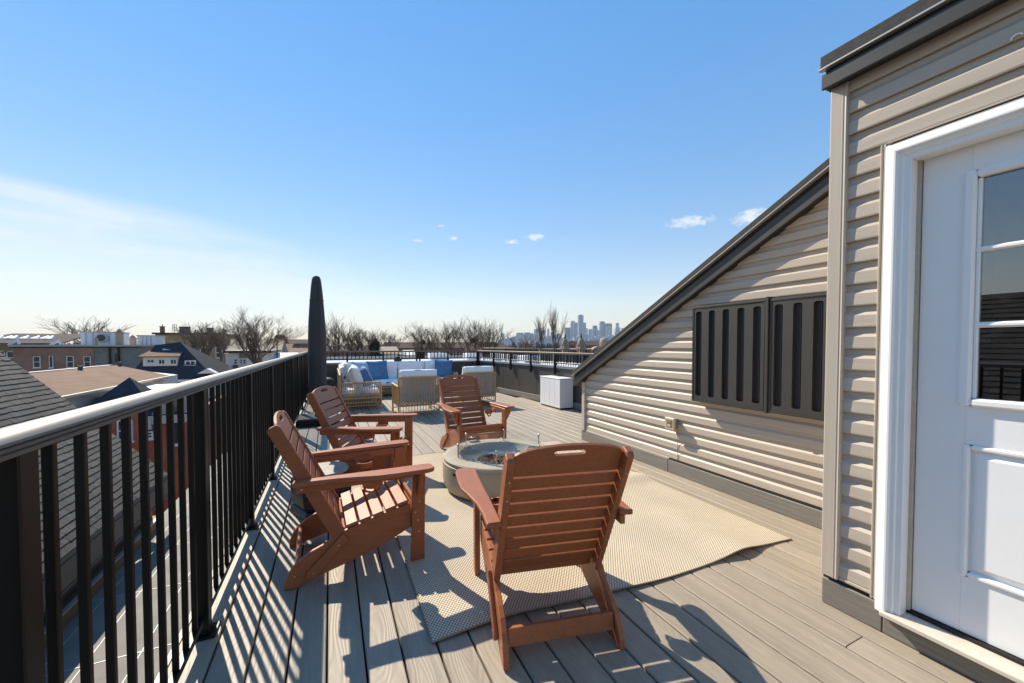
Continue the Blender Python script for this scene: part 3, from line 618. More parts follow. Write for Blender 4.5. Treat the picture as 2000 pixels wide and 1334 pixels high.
# ================================================================== ADIRONDACK CHAIRS
def plate(outer, inner, fn, t0, t1, name, mat, parent, bevel=0.0):
    bm = bmesh.new(); es = []
    for loop in (outer, inner):
        if not loop: continue
        vs = [bm.verts.new(fn(a, b, t0)) for a, b in loop]
        es += [bm.edges.new((vs[i], vs[(i + 1) % len(vs)])) for i in range(len(vs))]
    bmesh.ops.triangle_fill(bm, edges=es, use_beauty=True)
    ex = bmesh.ops.extrude_face_region(bm, geom=bm.faces[:])
    dv = Vector(fn(0, 0, t1)) - Vector(fn(0, 0, t0))
    bmesh.ops.translate(bm, verts=[v for v in ex['geom'] if isinstance(v, bmesh.types.BMVert)], vec=dv)
    bmesh.ops.recalc_face_normals(bm, faces=bm.faces)
    if bevel:
        e2 = [e for e in bm.edges if len(e.link_faces) == 2 and e.calc_face_angle(0) > R(40)]
        bmesh.ops.bevel(bm, geom=e2, offset=bevel, segments=1, affect='EDGES', clamp_overlap=True)
    me = bpy.data.meshes.new(name); bm.to_mesh(me); bm.free(); me.materials.append(M[mat])
    o = bpy.data.objects.new(name, me); col.objects.link(o); o.parent = parent; ORG[o.name] = Vector(); return o
def make_chair(label, group):
    c = thing("adirondack_chair", (0, 0, 0), label, "chair", group)
    B = .0035
    # local axes: x lateral, y forward, z up; origin between the rear feet
    rail_poly = [(-.005, 0), (.000, .040), (.018, .085), (.045, .122), (.085, .155), (.13, .180), (.19, .203), (.27, .250), (.45, .302), (.655, .346), (.668, .205), (.50, .130), (.375, .092), (.10, .018), (.06, 0)]
    for s in (-1, 1):
        MB().ext_x([(f, z) for f, z in rail_poly], s * .238, s * .264).build("side_rail", 'chair', c, B)
        # front leg with a corbel under the arm
        MB().ext_x([(.655, 0), (.665, .553), (.742, .553), (.735, 0)], s * .2665, s * .295).build("front_leg", 'chair', c, B)
        MB().prism([(s * .297, .688, .553), (s * .372, .688, .553), (s * .365, .688, .505), (s * .330, .688, .44), (s * .297, .688, .40)], [(s * .297, .712, .553), (s * .372, .712, .553), (s * .365, .712, .505), (s * .330, .712, .44), (s * .297, .712, .40)]).build("arm_bracket", 'chair', c, .003)
        arm = [(.262, .045), (.322, .040), (.325, .16), (.336, .26), (.362, .37), (.388, .46), (.396, .56), (.397, .735), (.388, .762), (.368, .778), (.305, .778), (.286, .765), (.280, .73), (.276, .50), (.268, .30)]
        arm = [(s * a, b) for a, b in arm]
        MB().ext_z(arm, .556, .580).build("arm", 'chair_x', c, .005)
        box(min(s * .268, s * .292), max(s * .268, s * .292), .055, .660, .512, .5545, "arm_rail", 'chair_x', c, .003)
        # back stile
        a0 = Vector((0, .262, .243)); a1 = Vector((0, -.045, .872)); ax = (a1 - a0).normalized(); nf = Vector((0, ax.z, -ax.y))
        x0, x1 = (.2325, .2625)
        pts = [(a0 + nf * .036), (a0 - nf * .036 - ax * .02), (a1 - nf * .034 - ax * .012), (a1 - nf * .018), (a1 + nf * .020), (a1 + nf * .030 - ax * .02)]
        MB().ext_x([(p.y, p.z) for p in pts], s * x0, s * x1).build("back_stile", 'chair', c, B)
        # folding link across rail and stile
        l0 = Vector((0, .125, .062)); l1 = Vector((0, .300, .232)); ld = (l1 - l0).normalized(); ln = Vector((0, -ld.z, ld.y))
        lp = [l0 - ln * .024 - ld * .01, l0 - ln * .01 - ld * .024, l0 + ln * .01 - ld * .024, l0 + ln * .024 - ld * .01, l1 + ln * .024, l1 - ln * .024]
        MB().ext_x([(p.y, p.z) for p in lp], s * .2665, s * .284).build("folding_link", 'chair', c, .003)
        # pull-out cup holder under the inner edge of the arm
        cc = Vector((s * .205, .45, .492)); ring = [(cc.x + .047 * math.cos(t), cc.y + .047 * math.sin(t), cc.z) for t in [2 * math.pi * k / 20 for k in range(20)]]
        m_ = MB()
        for k in range(20):
            a, b = 2 * math.pi * k / 20, 2 * math.pi * (k + 1) / 20
            q = lambda t, r, z: (cc.x + r * math.cos(t), cc.y + r * math.sin(t), cc.z + z)
            m_.hexa([q(a, .042, -.010), q(b, .042, -.010), q(b, .052, -.010), q(a, .052, -.010)], [q(a, .042, .010), q(b, .042, .010), q(b, .052, .010), q(a, .052, .010)])
        m_.prism([q_ for q_ in [(cc.x + .050 * math.cos(t), cc.y + .050 * math.sin(t), cc.z - .012) for t in [6.283 * k / 20 for k in range(20)]]], [(cc.x + .040 * math.cos(t), cc.y + .040 * math.sin(t), cc.z - .030) for t in [6.283 * k / 20 for k in range(20)]])  # closed bottom added so the ring casts a solid shadow
        m_.box(min(s * .252, s * .268), max(s * .252, s * .268), .40, .50, .485, .520)
        ch = m_.build("cup_holder", 'chair', c, smooth=40)
        MB().tube([cc + Vector((0, -.046, -.01)), cc + Vector((0, -.040, -.050)), cc + Vector((0, 0, -.066)), cc + Vector((0, .040, -.050)), cc + Vector((0, .046, -.01))], .007, 6).build("holder_strap", 'chair', ch, smooth=60)
    sx = .230
    def bk(t, x, off): p = a0 + ax * t + nf * off; return (x, p.y, p.z)
    for i in range(8):
        t0 = .012 + .0715 * i; t1 = t0 + .0600; e = .0185
        MB().prism([bk(t0, -sx, .004), bk(t1, -sx, .004), bk(t1, -sx, .004 + e), bk(t0, -sx, .004 + e)], [bk(t0, sx, .004), bk(t1, sx, .004), bk(t1, sx, .004 + e), bk(t0, sx, .004 + e)]).build("back_slat", 'chair_x', c, .003)
    tb = .012 + .0715 * 8
    outer = [(-sx, tb), (sx, tb), (sx, tb + .095)] + [(sx * math.cos(math.pi * k / 14), tb + .095 + .052 * math.sin(math.pi * k / 14)) for k in range(1, 14)] + [(-sx, tb + .095)]
    inner = [(.055 + .012 * math.cos(t), tb + .108 + .012 * math.sin(t)) for t in [-math.pi / 2 + math.pi * k / 5 for k in range(6)]] + [(-.055 + .012 * math.cos(t), tb + .108 + .012 * math.sin(t)) for t in [math.pi / 2 + math.pi * k / 5 for k in range(6)]]
    plate(outer, inner, lambda x, t, o: bk(t, x, o), .004, .0225, "top_slat", 'chair_x', c, .0028)
    # seat slats follow the rails
    s0 = Vector((0, .300, .2635)); s1 = Vector((0, .655, .3505)); sdx = (s1 - s0).normalized(); sn = Vector((0, -sdx.z, sdx.y))
    for i in range(5):
        d0 = .006 + .0725 * i; d1 = d0 + .0610; sag = .004 * math.sin(math.pi * i / 4)
        def sp(d, x, h): p = s0 + sdx * d + sn * (h - sag); return (x, p.y, p.z)
        MB().prism([sp(d0, -.262, .001), sp(d1, -.262, .001), sp(d1, -.262, .021), sp(d0, -.262, .021)], [sp(d0, .262, .001), sp(d1, .262, .001), sp(d1, .262, .021), sp(d0, .262, .021)]).build("seat_slat", 'chair_x', c, .003)
    box(-.262, .262, .674, .694, .335, .374, "front_slat", 'chair_x', c, .006)
    ap = [(-.262, .215), (-.215, .215), (-.19, .245), (-.14, .262), (0, .268), (.14, .262), (.19, .245), (.215, .215), (.262, .215), (.262, .333), (-.262, .333)]
    MB().prism([(x, .672, z) for x, z in ap], [(x, .692, z) for x, z in ap]).build("apron", 'chair_x', c, .003)
    MB().prism([(-.236, .040, .058), (-.236, .052, .128), (-.236, .074, .126), (-.236, .062, .056)], [(.236, .040, .058), (.236, .052, .128), (.236, .074, .126), (.236, .062, .056)]).build("rear_crossbar", 'chair_x', c, .003)
    box(-.2315, .2315, .285, .300, .215, .262, "seat_rear_bar", 'chair_x', c, .003)
    m_ = MB()
    for s in (-1, 1):
        for f, z in ((.69, .50), (.705, .36), (.68, .30), (.695, .25), (.70, .18)): m_.tube([(s * .294, f, z), (s * .2975, f, z)], .0055, 8)
        for f, z in ((.045, .065),): m_.tube([(s * .262, f, z), (s * .266, f, z)], .0055, 8)
        for f, z in ((.135, .068), (.262, .192)): m_.tube([(s * .283, f, z), (s * .2865, f, z)], .0055, 8)
        m_.tube([(s * .291, .085, .533), (s * .2945, .085, .533)], .0055, 8)
        for t in (.05, .20, .35, .50, .60): m_.tube([bk(t, s * .247, -.0345), bk(t, s * .247, -.0375)], .0045, 8)
    m_.build("screw_heads", 'screw', c)['kind'] = 'stuff'
    return c
CG = "adirondack chairs around the fire pit"
ch1 = make_chair("brown slatted adirondack chair nearest the camera, seen from behind at the rug's near edge", CG)
spots = [(.868, 1.335, 12.5, None), (-.240, 2.605, 88, "brown adirondack chair in side view with its sunlit seat, beside the black drum table"),
         (-.035, 4.065, 112, "brown adirondack chair by the railing, just in front of the closed umbrella's base"), (1.505, 4.86, 175, "brown adirondack chair beyond the fire pit, facing the camera")]
for i, (x, y, a, lab) in enumerate(spots):
    o = ch1 if i == 0 else copy_tree(ch1)
    if lab: o['label'] = lab
    o.location = (x, y, .004 if i else .004); o.rotation_euler = (0, 0, -R(a))
# ================================================================== FIRE PIT
FX, FY, FR, FH = 1.43, 3.33, .53, .305
fp = thing("fire_pit", (FX, FY, 0), "round grey-green gas fire pit with a sunken steel bowl and lava rock", "fire pit")
MB().lathe([(0.30, RUGZ), (FR - .055, RUGZ), (FR - .030, RUGZ + .012), (FR - .008, RUGZ + .05), (FR, RUGZ + .10), (FR, FH - .045), (FR - .006, FH - .040), (FR - .004, FH - .030), (FR - .003, FH - .012), (FR - .012, FH - .002), (FR - .03, FH), (.392, FH), (.384, FH - .004), (.382, FH - .03), (.385, FH - .10), (.30, FH - .12)], (FX, FY, 0), 72, False).build("body", 'pit', fp, smooth=35)
MB().lathe([(.381, FH - .010), (.376, FH - .006), (.372, FH - .012), (.352, FH - .060), (.315, FH - .088), (.255, FH - .098), (.234, FH - .098)], (FX, FY, 0), 64, False).build("bowl", 'bowl', fp, smooth=50)
MB().lathe([(.234, FH - .105), (.234, FH - .066), (.229, FH - .060), (.222, FH - .060), (.217, FH - .066), (.215, FH - .11), (0, FH - .11)], (FX, FY, 0), 56, False).build("burner_ring", 'burner', fp, smooth=40)
random.seed(5); mb = MB()
for i in range(420):
    r = .205 * math.sqrt(random.random()); t = random.random() * 6.283; p = Vector((FX + r * math.cos(t), FY + r * math.sin(t), FH - .103 + random.random() * .030))
    s_ = random.uniform(.008, .018); rt_ = Matrix.Rotation(random.random() * 6, 3, Vector((random.random() - .5, random.random() - .5, random.random() - .5)).normalized())
    o = len(mb.v); base = [Vector(q) for q in ((1, 0, 0), (-1, .2, 0), (0, 1, .1), (0, -1, 0), (.1, 0, .9), (0, .1, -.9))]
    mb.v += [tuple(p + rt_ @ (q * s_ * random.uniform(.7, 1.3))) for q in base]
    mb.f += [tuple(i_ + o for i_ in f) for f in ((0, 2, 4), (2, 1, 4), (1, 3, 4), (3, 0, 4), (2, 0, 5), (1, 2, 5), (3, 1, 5), (0, 3, 5))]
mb.build("lava_rock", 'lava', fp)['kind'] = 'stuff'
for k in range(6):
    t0, t1 = R(60 * k + 2), R(60 * k + 62); GR = .415
    p0 = Vector((FX + GR * math.cos(t0), FY + GR * math.sin(t0), 0)); p1 = Vector((FX + GR * math.cos(t1), FY + GR * math.sin(t1), 0)); d = (p1 - p0).normalized(); n_ = Vector((d.y, -d.x, 0)) * .003
    p0 = p0 + d * .008; p1 = p1 - d * .008
    MB().hexa([p0 - n_ + Vector((0, 0, FH + .002)), p0 + n_ + Vector((0, 0, FH + .002)), p1 + n_ + Vector((0, 0, FH + .002)), p1 - n_ + Vector((0, 0, FH + .002))], [p0 - n_ + Vector((0, 0, FH + .105)), p0 + n_ + Vector((0, 0, FH + .105)), p1 + n_ + Vector((0, 0, FH + .105)), p1 - n_ + Vector((0, 0, FH + .105))]).build("guard_pane", 'guard', fp, .0015)
    c0 = Vector((FX + GR * math.cos(t0), FY + GR * math.sin(t0), 0))
    MB().tube([c0 + Vector((0, 0, FH + .001)), c0 + Vector((0, 0, FH + .10))], .005, 8).lathe([(.0001, FH + .100), (.010, FH + .104), (.012, FH + .113), (.007, FH + .122), (.0001, FH + .124)], c0, 10).build("corner_clip", 'burner', fp, smooth=50)
for t in (R(200), R(20)):
    c0 = Vector((FX + (FR + .0005) * math.cos(t), FY + (FR + .0005) * math.sin(t), FH - .095)); d = Vector((-math.sin(t), math.cos(t), 0)); n_ = Vector((math.cos(t), math.sin(t), 0))
    MB().prism([c0 + d * (.022 * math.cos(a)) + Vector((0, 0, .012 * math.sin(a))) for a in [6.283 * k / 14 for k in range(14)]], [c0 + n_ * .0025 + d * (.022 * math.cos(a)) + Vector((0, 0, .012 * math.sin(a))) for a in [6.283 * k / 14 for k in range(14)]]).build("hand_slot", 'black_plastic', fp)
# ================================================================== SIDE TABLE
SX, SY = -.075, 3.40
st = thing("side_table", (SX, SY, 0), "small black drum side table with a grey stone top, between two chairs by the railing", "table")
def sq(r, z, a=R(24), n=4, ch=.03):
    pts = []
    for k in range(n):
        b = a + k * 2 * math.pi / n
        for s_ in (-1, 1):
            c = Vector((math.cos(b), math.sin(b), 0)) * r + Vector((-math.sin(b), math.cos(b), 0)) * s_ * (r - ch); pts.append((SX + c.x, SY + c.y, z))
    return pts
MB().prism(sq(.178, .003), sq(.178, .048)).build("plinth", 'black_plastic', st, .005)
MB().prism(sq(.178, .050), sq(.160, .066)).prism(sq(.160, .067), sq(.168, .082)).build("base_moulding", 'black_plastic', st, .003)
MB().prism(sq(.176, .084, ch=.05), sq(.185, .17, ch=.06)).prism(sq(.185, .171, ch=.06), sq(.178, .272, ch=.05)).build("body", 'black_plastic', st, .006)
MB().lathe([(.0, .274), (.19, .274), (.197, .284), (.197, .300), (.190, .305), (0, .305)], (SX, SY, 0), 40).build("rim", 'black_plastic', st, smooth=40)
MB().lathe([(.0, .3055), (.193, .3055), (.199, .311), (.199, .325), (.194, .330), (0, .331)], (SX, SY, 0), 40).build("table_top", 'stone_top', st, smooth=40)
# ================================================================== UMBRELLA
UX, UY = -.195, 7.2
um = thing("closed_umbrella", (UX, UY, 0), "tall closed patio umbrella in a dark charcoal cover standing by the left railing", "umbrella")
box(UX - .30, UX + .30, UY - .27, UY + .33, .004, .125, "base", 'black_plastic', um, .012); box(UX - .31, UX + .31, UY - .28, UY - .271, .02, .10, "base_edge", 'black', um, .004)
MB().lathe([(.05, .125), (.05, .16), (.03, .17), (.03, .50), (.0, .50)], (UX, UY, 0), 20).build("pole", 'black', um, smooth=40)
prof = [(.0, .435), (.10, .435), (.130, .45), (.134, .55), (.138, .75), (.139, .95), (.136, 1.20), (.130, 1.45), (.121, 1.70), (.109, 1.92), (.095, 2.12), (.082, 2.26), (.070, 2.355), (.062, 2.395), (.045, 2.425), (.018, 2.437), (0, 2.44)]
mb = MB(); n = 40; o = 0
for k in range(n):
    t = 6.283 * k / n
    for r, z in prof:
        q = r * (1 + .035 * noise.noise(Vector((math.cos(t) * 2, math.sin(t) * 2, z * 1.6))) + .012 * math.cos(6 * t)); mb.v.append((UX + q * math.cos(t), UY + q * math.sin(t), z))
m = len(prof)
for k in range(n):
    for i in range(m - 1): mb.f.append((k * m + i, ((k + 1) % n) * m + i, ((k + 1) % n) * m + i + 1, k * m + i + 1))
cv = mb.build("cover", 'umbrella', um, smooth=60)
MB().tube([(UX + .13 * math.cos(R(-70)) * f, UY + .13 * math.sin(R(-70)) * f - .004, z) for f, z in ((1.04, .46), (1.06, .8), (1.05, 1.2), (.97, 1.6), (.82, 2.0), (.60, 2.34))], .0045, 5).build("zip_seam", 'umbrella', cv, smooth=60)
for z, r in ((.62, .139), (2.02, .103)): MB().lathe([(r, z), (r + .004, z + .004), (r + .004, z + .024), (r, z + .028)], (UX, UY, 0), 32).build("cover_band", 'umbrella', cv, smooth=40)
# a low dark rounded cover, contents unknown, half hidden between umbrella and sofa
gc = thing("rounded_cover", (.0, 9.3, 0), "low rounded dark cover standing between the umbrella and the sofa's left back", "cover")
MB().lathe([(.20, .003), (.205, .05), (.20, .35), (.185, .46), (.14, .55), (.07, .595), (0, .605)], (-.06, 9.3, 0), 32).build("cover_skirt", 'panel_dark', gc, smooth=60)
MB().lathe([(.206, .04), (.211, .045), (.211, .065), (.206, .07)], (-.06, 9.3, 0), 32).build("hem", 'black_plastic', gc, smooth=40)
# ================================================================== WHITE BOX
wb = thing("white_box", (4.31, 7.05, 0), "plain white box cover standing on the deck against the right parapet", "box")
box(4.15, 4.465, 6.65, 7.46, .03, .612, "case", 'box', wb, .006); box(4.143, 4.468, 6.643, 7.467, .613, .630, "lid", 'box', wb, .005); box(4.17, 4.455, 6.67, 7.44, .002, .030, "base", 'black', wb)
for y in (6.86, 7.06, 7.26): box(4.1485, 4.15, y, y + .0025, .04, .60, "panel_seam", 'box', wb)
# ================================================================== SOFA AND LOUNGE CHAIRS
def cushion(sx, sy, sz, puff=.35, n=10, seed=0):
    # soft rounded slab centred at 0, long edges crowned
    mb = MB(); rnd = random.Random(seed); N1 = n + 1
    def shape(u, v, s):
        eu = 1 - abs(u) ** 5; ev = 1 - abs(v) ** 5; e = (max(eu, 0) * max(ev, 0)) ** .35
        return Vector((u * sx / 2, v * sy / 2, s * sz / 2 * ((1 - puff) * (e > 0) * (e ** .25) + puff * e * (1.15 - .25 * (u * u + v * v))) + s * .004 * noise.noise(Vector((u * 2 + seed, v * 2, s)))))
    for s in (1, -1):
        o = len(mb.v)
        for j in range(N1):
            for i in range(N1):
                u = math.sin((i / n - .5) * math.pi); v = math.sin((j / n - .5) * math.pi); mb.v.append(tuple(shape(u, v, s)))
        for j in range(n):
            for i in range(n): a = o + j * N1 + i; mb.f.append((a, a + 1, a + N1 + 1, a + N1) if s > 0 else (a, a + N1, a + N1 + 1, a + 1))
    return mb
def xf(mb, mat):
    mb.v = [tuple(mat @ Vector(p)) for p in mb.v]; return mb
def place(mb, loc, tilt=0.0, yaw=0.0, roll=0.0):    # stand a flat cushion up: tilt about x, then turn about z
    return xf(mb, Matrix.Translation(loc) @ rot_z(yaw) @ Matrix.Rotation(tilt, 4, 'X') @ Matrix.Rotation(roll, 4, 'Z'))
def rope_panel(root, p0, p1, z0, z1, name="rope_panel", step=.031, mat='rope', w=.0085):
    p0 = Vector(p0); p1 = Vector(p1); L = (p1 - p0).length; d = (p1 - p0).normalized(); n_ = Vector((d.y, -d.x, 0)); mb = MB(); k = int(L / step)
    for i in range(1, k):
        q = p0 + d * (L * i / k)
        for s in (-1, 1): mb.tube([q + n_ * .008 * s + Vector((0, 0, z0)), q + n_ * .008 * s + Vector((0, 0, z1))], w, 5)
    o = mb.build(name, mat, root, smooth=60); o['kind'] = 'stuff'; return o
def bar(root, name, a, b, r=.016, mat='wicker'):
    a = Vector(a); b = Vector(b); MBx = MB().tube([a, b], r, 8); return MBx.build(name, mat, root, smooth=50)
def lounge(loc, label, rz, group):
    c = thing("lounge_chair", (0, 0, 0), label, "lounge chair", group); w = .37; d = .74
    # local: back at y=0, faces +y
    for x in (-w, w): bar(c, "back_post", (x, .02, .0), (x, -.0, .705)); bar(c, "front_post", (x, d, .0), (x, d, .545)); bar(c, "arm", (x, .0, .545), (x, d, .545), .018); bar(c, "side_rail", (x, .01, .20), (x, d, .20)); bar(c, "lower_rail", (x, .01, .075), (x, d, .075), .010)
    bar(c, "back_rail", (-w, 0, .705), (w, 0, .705), .018); bar(c, "back_rail", (-w, .014, .20), (w, .014, .20)); bar(c, "front_rail", (-w, d, .20), (w, d, .20)); bar(c, "lower_rail", (-w, .018, .075), (w, .018, .075), .010); bar(c, "lower_rail", (-w, d, .075), (w, d, .075), .010)
    rope_panel(c, (-w, .004, 0), (w, .004, 0), .20, .70)
    for x in (-w, w): rope_panel(c, (x, .02, 0), (x, d - .01, 0), .20, .54, "side_panel", .030, 'wicker', .010)
    mb = MB()
    for i in range(14): xx = -w + .03 + i * .0515; mb.box(xx, xx + .024, .02, d - .01, .215, .230)
    mb.build("seat_slats", 'wicker', c)['kind'] = 'stuff'
    mb = MB()
    for i in range(14): xx = -w + .03 + i * .0515; mb.tube([(xx, .018, .078), (xx, .016, .20)], .006, 5)
    mb.build("lower_weave", 'wicker', c)['kind'] = 'stuff'
    place(cushion(.70, .68, .17, seed=1), (0, .385, .318)).build("seat_cushion", 'cushion', c, smooth=60)
    place(cushion(.70, .46, .17, seed=2), (0, .125, .615), R(-80) + math.pi).build("back_cushion", 'cushion', c, smooth=60)
    c.location = loc; c.rotation_euler = (0, 0, rz); return c
LG = "wicker lounge chairs facing the sofa"
l1 = lounge((1.475, 7.20, .002), "tan wicker lounge chair with white cushions in front of the sofa's middle, seen from behind", 0, LG)
l2 = copy_tree(l1); l2['label'] = "tan wicker lounge chair with white cushions behind the far brown chair, beside the right parapet"; l2.location = (2.88, 7.82, .002); l2.rotation_euler = (0, 0, R(2))
# L-shaped sofa
sf = thing("sectional_sofa", (1.7, 10.0, 0), "long white cushioned L-shaped sofa with a tan wicker frame along the far parapet", "sofa")
XA, XB, YA, YB, DS = .17, 3.12, 8.32, 10.98, .76
for (x, y, h) in ((XA, YA, .70), (XA + DS, YA, .545), (XA, YB, .70), (XB, YB, .70), (XB, YB - DS, .545), (XA + DS, YB - DS, .24)): bar(sf, "post", (x, y, 0), (x, y, h), .018)
for a, b, z in (((XA, YA), (XA, YB), .70), ((XA, YB), (XB, YB), .70), ((XA, YA), (XA + DS, YA), .545), ((XB, YB), (XB, YB - DS), .545)): bar(sf, "top_rail", (*a, z), (*b, z), .018)
for a, b in (((XA, YA), (XA + DS, YA)), ((XA + DS, YA), (XA + DS, YB - DS)), ((XA + DS, YB - DS), (XB, YB - DS)), ((XB, YB - DS), (XB, YB)), ((XA, YA), (XA, YB))):
    bar(sf, "seat_rail", (*a, .235), (*b, .235), .018); bar(sf, "lower_rail", (*a, .155), (*b, .155), .012); bar(sf, "lower_rail", (*a, .085), (*b, .085), .010)
rope_panel(sf, (XA, YA, 0), (XA, YB, 0), .235, .70); rope_panel(sf, (XA, YB, 0), (XB, YB, 0), .235, .70, step=.05); rope_panel(sf, (XA, YA, 0), (XA + DS, YA, 0), .235, .54, "arm_panel"); rope_panel(sf, (XB, YB - DS, 0), (XB, YB, 0), .235, .54, "arm_panel")
for a, b in (((XA, YA), (XA + DS, YA)), ((XA + DS, YA), (XA + DS, YB - DS)), ((XA + DS, YB - DS), (XB, YB - DS))): rope_panel(sf, (*a, 0), (*b, 0), .085, .235, "lower_weave", .045, 'wicker', .007)
place(cushion(DS - .05, 1.30, .17, seed=3), (XA + DS / 2 + .01, YA + .70, .335)).build("seat_cushion", 'cushion', sf, smooth=60); place(cushion(DS - .05, 1.28, .17, seed=4), (XA + DS / 2 + .01, YA + 2.0, .335)).build("seat_cushion", 'cushion', sf, smooth=60)
for i in range(3): place(cushion(.72, DS - .04, .17, seed=5 + i), (XA + DS + .37 + .73 * i, YB - DS / 2 - .01, .335)).build("seat_cushion", 'cushion', sf, smooth=60)
for i in range(4): place(cushion(.705, .46, .17, seed=9 + i), (XA + .40 + .715 * i, YB - .11, .635), R(-78) + math.pi).build("back_cushion", 'cushion', sf, smooth=60)
for i in range(2): place(cushion(.78, .44, .16, seed=14 + i), (XA + .12, YA + 1.15 + .86 * i, .62), R(-78) + math.pi, R(90) + math.pi).build("back_cushion", 'cushion', sf, smooth=60)
def pillow(s, t, seed=0):
    n = 12; mb = MB(); N1 = n + 1
    for sg in (1, -1):
        o = len(mb.v)
        for j in range(N1):
            for i in range(N1):
                u, v = i / n * 2 - 1, j / n * 2 - 1; e = max(0, (1 - u ** 4)) * max(0, (1 - v ** 4)); k_ = 1 - .07 * (u * u * (1 - v * v) + v * v * (1 - u * u)) * 1.0
                mb.v.append((u * s / 2 * (1 - .06 * (1 - v * v) * (abs(u) > .7)), v * s / 2 * (1 - .06 * (1 - u * u) * (abs(v) > .7)), sg * t / 2 * e ** .55 + .006 * noise.noise(Vector((u * 2.4 + seed, v * 2.4, sg)))))
        for j in range(n):
            for i in range(n): a = o + j * N1 + i; mb.f.append((a, a + 1, a + N1 + 1, a + N1) if sg > 0 else (a, a + N1, a + N1 + 1, a + 1))
    return mb
PG = "pillows on the sofa"
def put_pillow(loc, s, t, mat, label, tilt, yaw, roll=0, seed=0):
    o = pillow(s, t, seed).build("pillow", mat, None, smooth=60); tag(o, label, "pillow", PG); o.location = loc
    o.rotation_euler = (Matrix.Rotation(yaw, 4, 'Z') @ Matrix.Rotation(tilt, 4, 'X') @ Matrix.Rotation(roll, 4, 'Z')).to_euler(); return o
put_pillow((.47, 8.62, .64), .50, .22, 'cream', "cream pillow nearest the sofa's left arm, plump and lit on top", R(72), R(82), R(6), 1)
put_pillow((.39, 9.18, .66), .50, .20, 'cream', "cream pillow in the middle of the sofa's left back, behind the nearest one", R(72), R(86), R(-5), 2)
put_pillow((.35, 9.75, .67), .50, .20, 'cream', "cream pillow farthest back along the sofa's left side", R(72), R(90), R(4), 3)
put_pillow((.66, 8.98, .60), .47, .19, 'stripe', "dark blue pillow with white stripes leaning on the cream pillows", R(66), R(62), R(10), 4)
put_pillow((.72, 10.56, .64), .48, .18, 'lightblue', "pale blue pillow in the sofa's inner corner", R(72), R(14), R(-4), 5)
put_pillow((1.10, 10.58, .645), .52, .18, 'blue', "bright blue pillow beside the pale blue one near the sofa corner", R(76), R(4), R(3), 6)
put_pillow((2.84, 10.60, .65), .50, .17, 'blue', "bright blue pillow at the sofa's far right end", R(76), R(-6), R(-2), 7)
# ================================================================== THE NEIGHBOURHOOD
GZ = -11.0
def PY(px, py, Y): r = ray(px, py); return CAM + r * (Y / r.y)
def PX(px, py, X): r = ray(px, py); return CAM + r * (X / r.x)
def window(root, axis, pos, a0, a1, z0, z1, split=True, depth=.10, frame='white_frame'):
    # sash window: proud frame with a dark pane set back in each sash (faces -Y or +X)
    f = max(.05, (a1 - a0) * .10); mb = MB(); s = -1 if axis == 'y' else 1
    def bx(m_, u0, u1, w0, w1, d0, d1):
        lo, hi = sorted((pos + s * d0, pos + s * d1))
        return m_.box(u0, u1, lo, hi, w0, w1) if axis == 'y' else m_.box(lo, hi, u0, u1, w0, w1)
    zm = (z0 + z1) / 2
    bx(mb, a0, a0 + f, z0, z1, 0, depth); bx(mb, a1 - f, a1, z0, z1, 0, depth); bx(mb, a0 + f, a1 - f, z1 - f, z1, 0, depth); bx(mb, a0 + f, a1 - f, z0, z0 + f, 0, depth)
    if split == 'v':
        n = max(2, int((a1 - a0) / .6))
        for k in range(1, n): c = a0 + (a1 - a0) * k / n; bx(mb, c - f * .4, c + f * .4, z0 + f, z1 - f, 0, depth)
    elif split: bx(mb, a0 + f, a1 - f, zm - f * .5, zm + f * .5, 0, depth)
    w = mb.build("window", frame, root)
    bx(MB(), a0 + f, a1 - f, z0 + f, z1 - f, .005, depth * .45).build("pane", 'win_dark', w)
    bx(MB(), a0 - .06, a1 + .06, z0 - .10, z0 - .005, 0, depth * 1.5).build("sill", frame, w)
    return w
def winpx(root, axis, pos, x0, x1, ya, yb, **k):
    if axis == 'y':
        a = PY(x0, yb, pos); b = PY(x1, ya, pos); return window(root, axis, pos, a.x, b.x, min(a.z, b.z), max(a.z, b.z), **k)
    a = PX(x0, yb, pos); b = PX(x1, ya, pos); return window(root, axis, pos, min(a.y, b.y), max(a.y, b.y), a.z, b.z, **k)
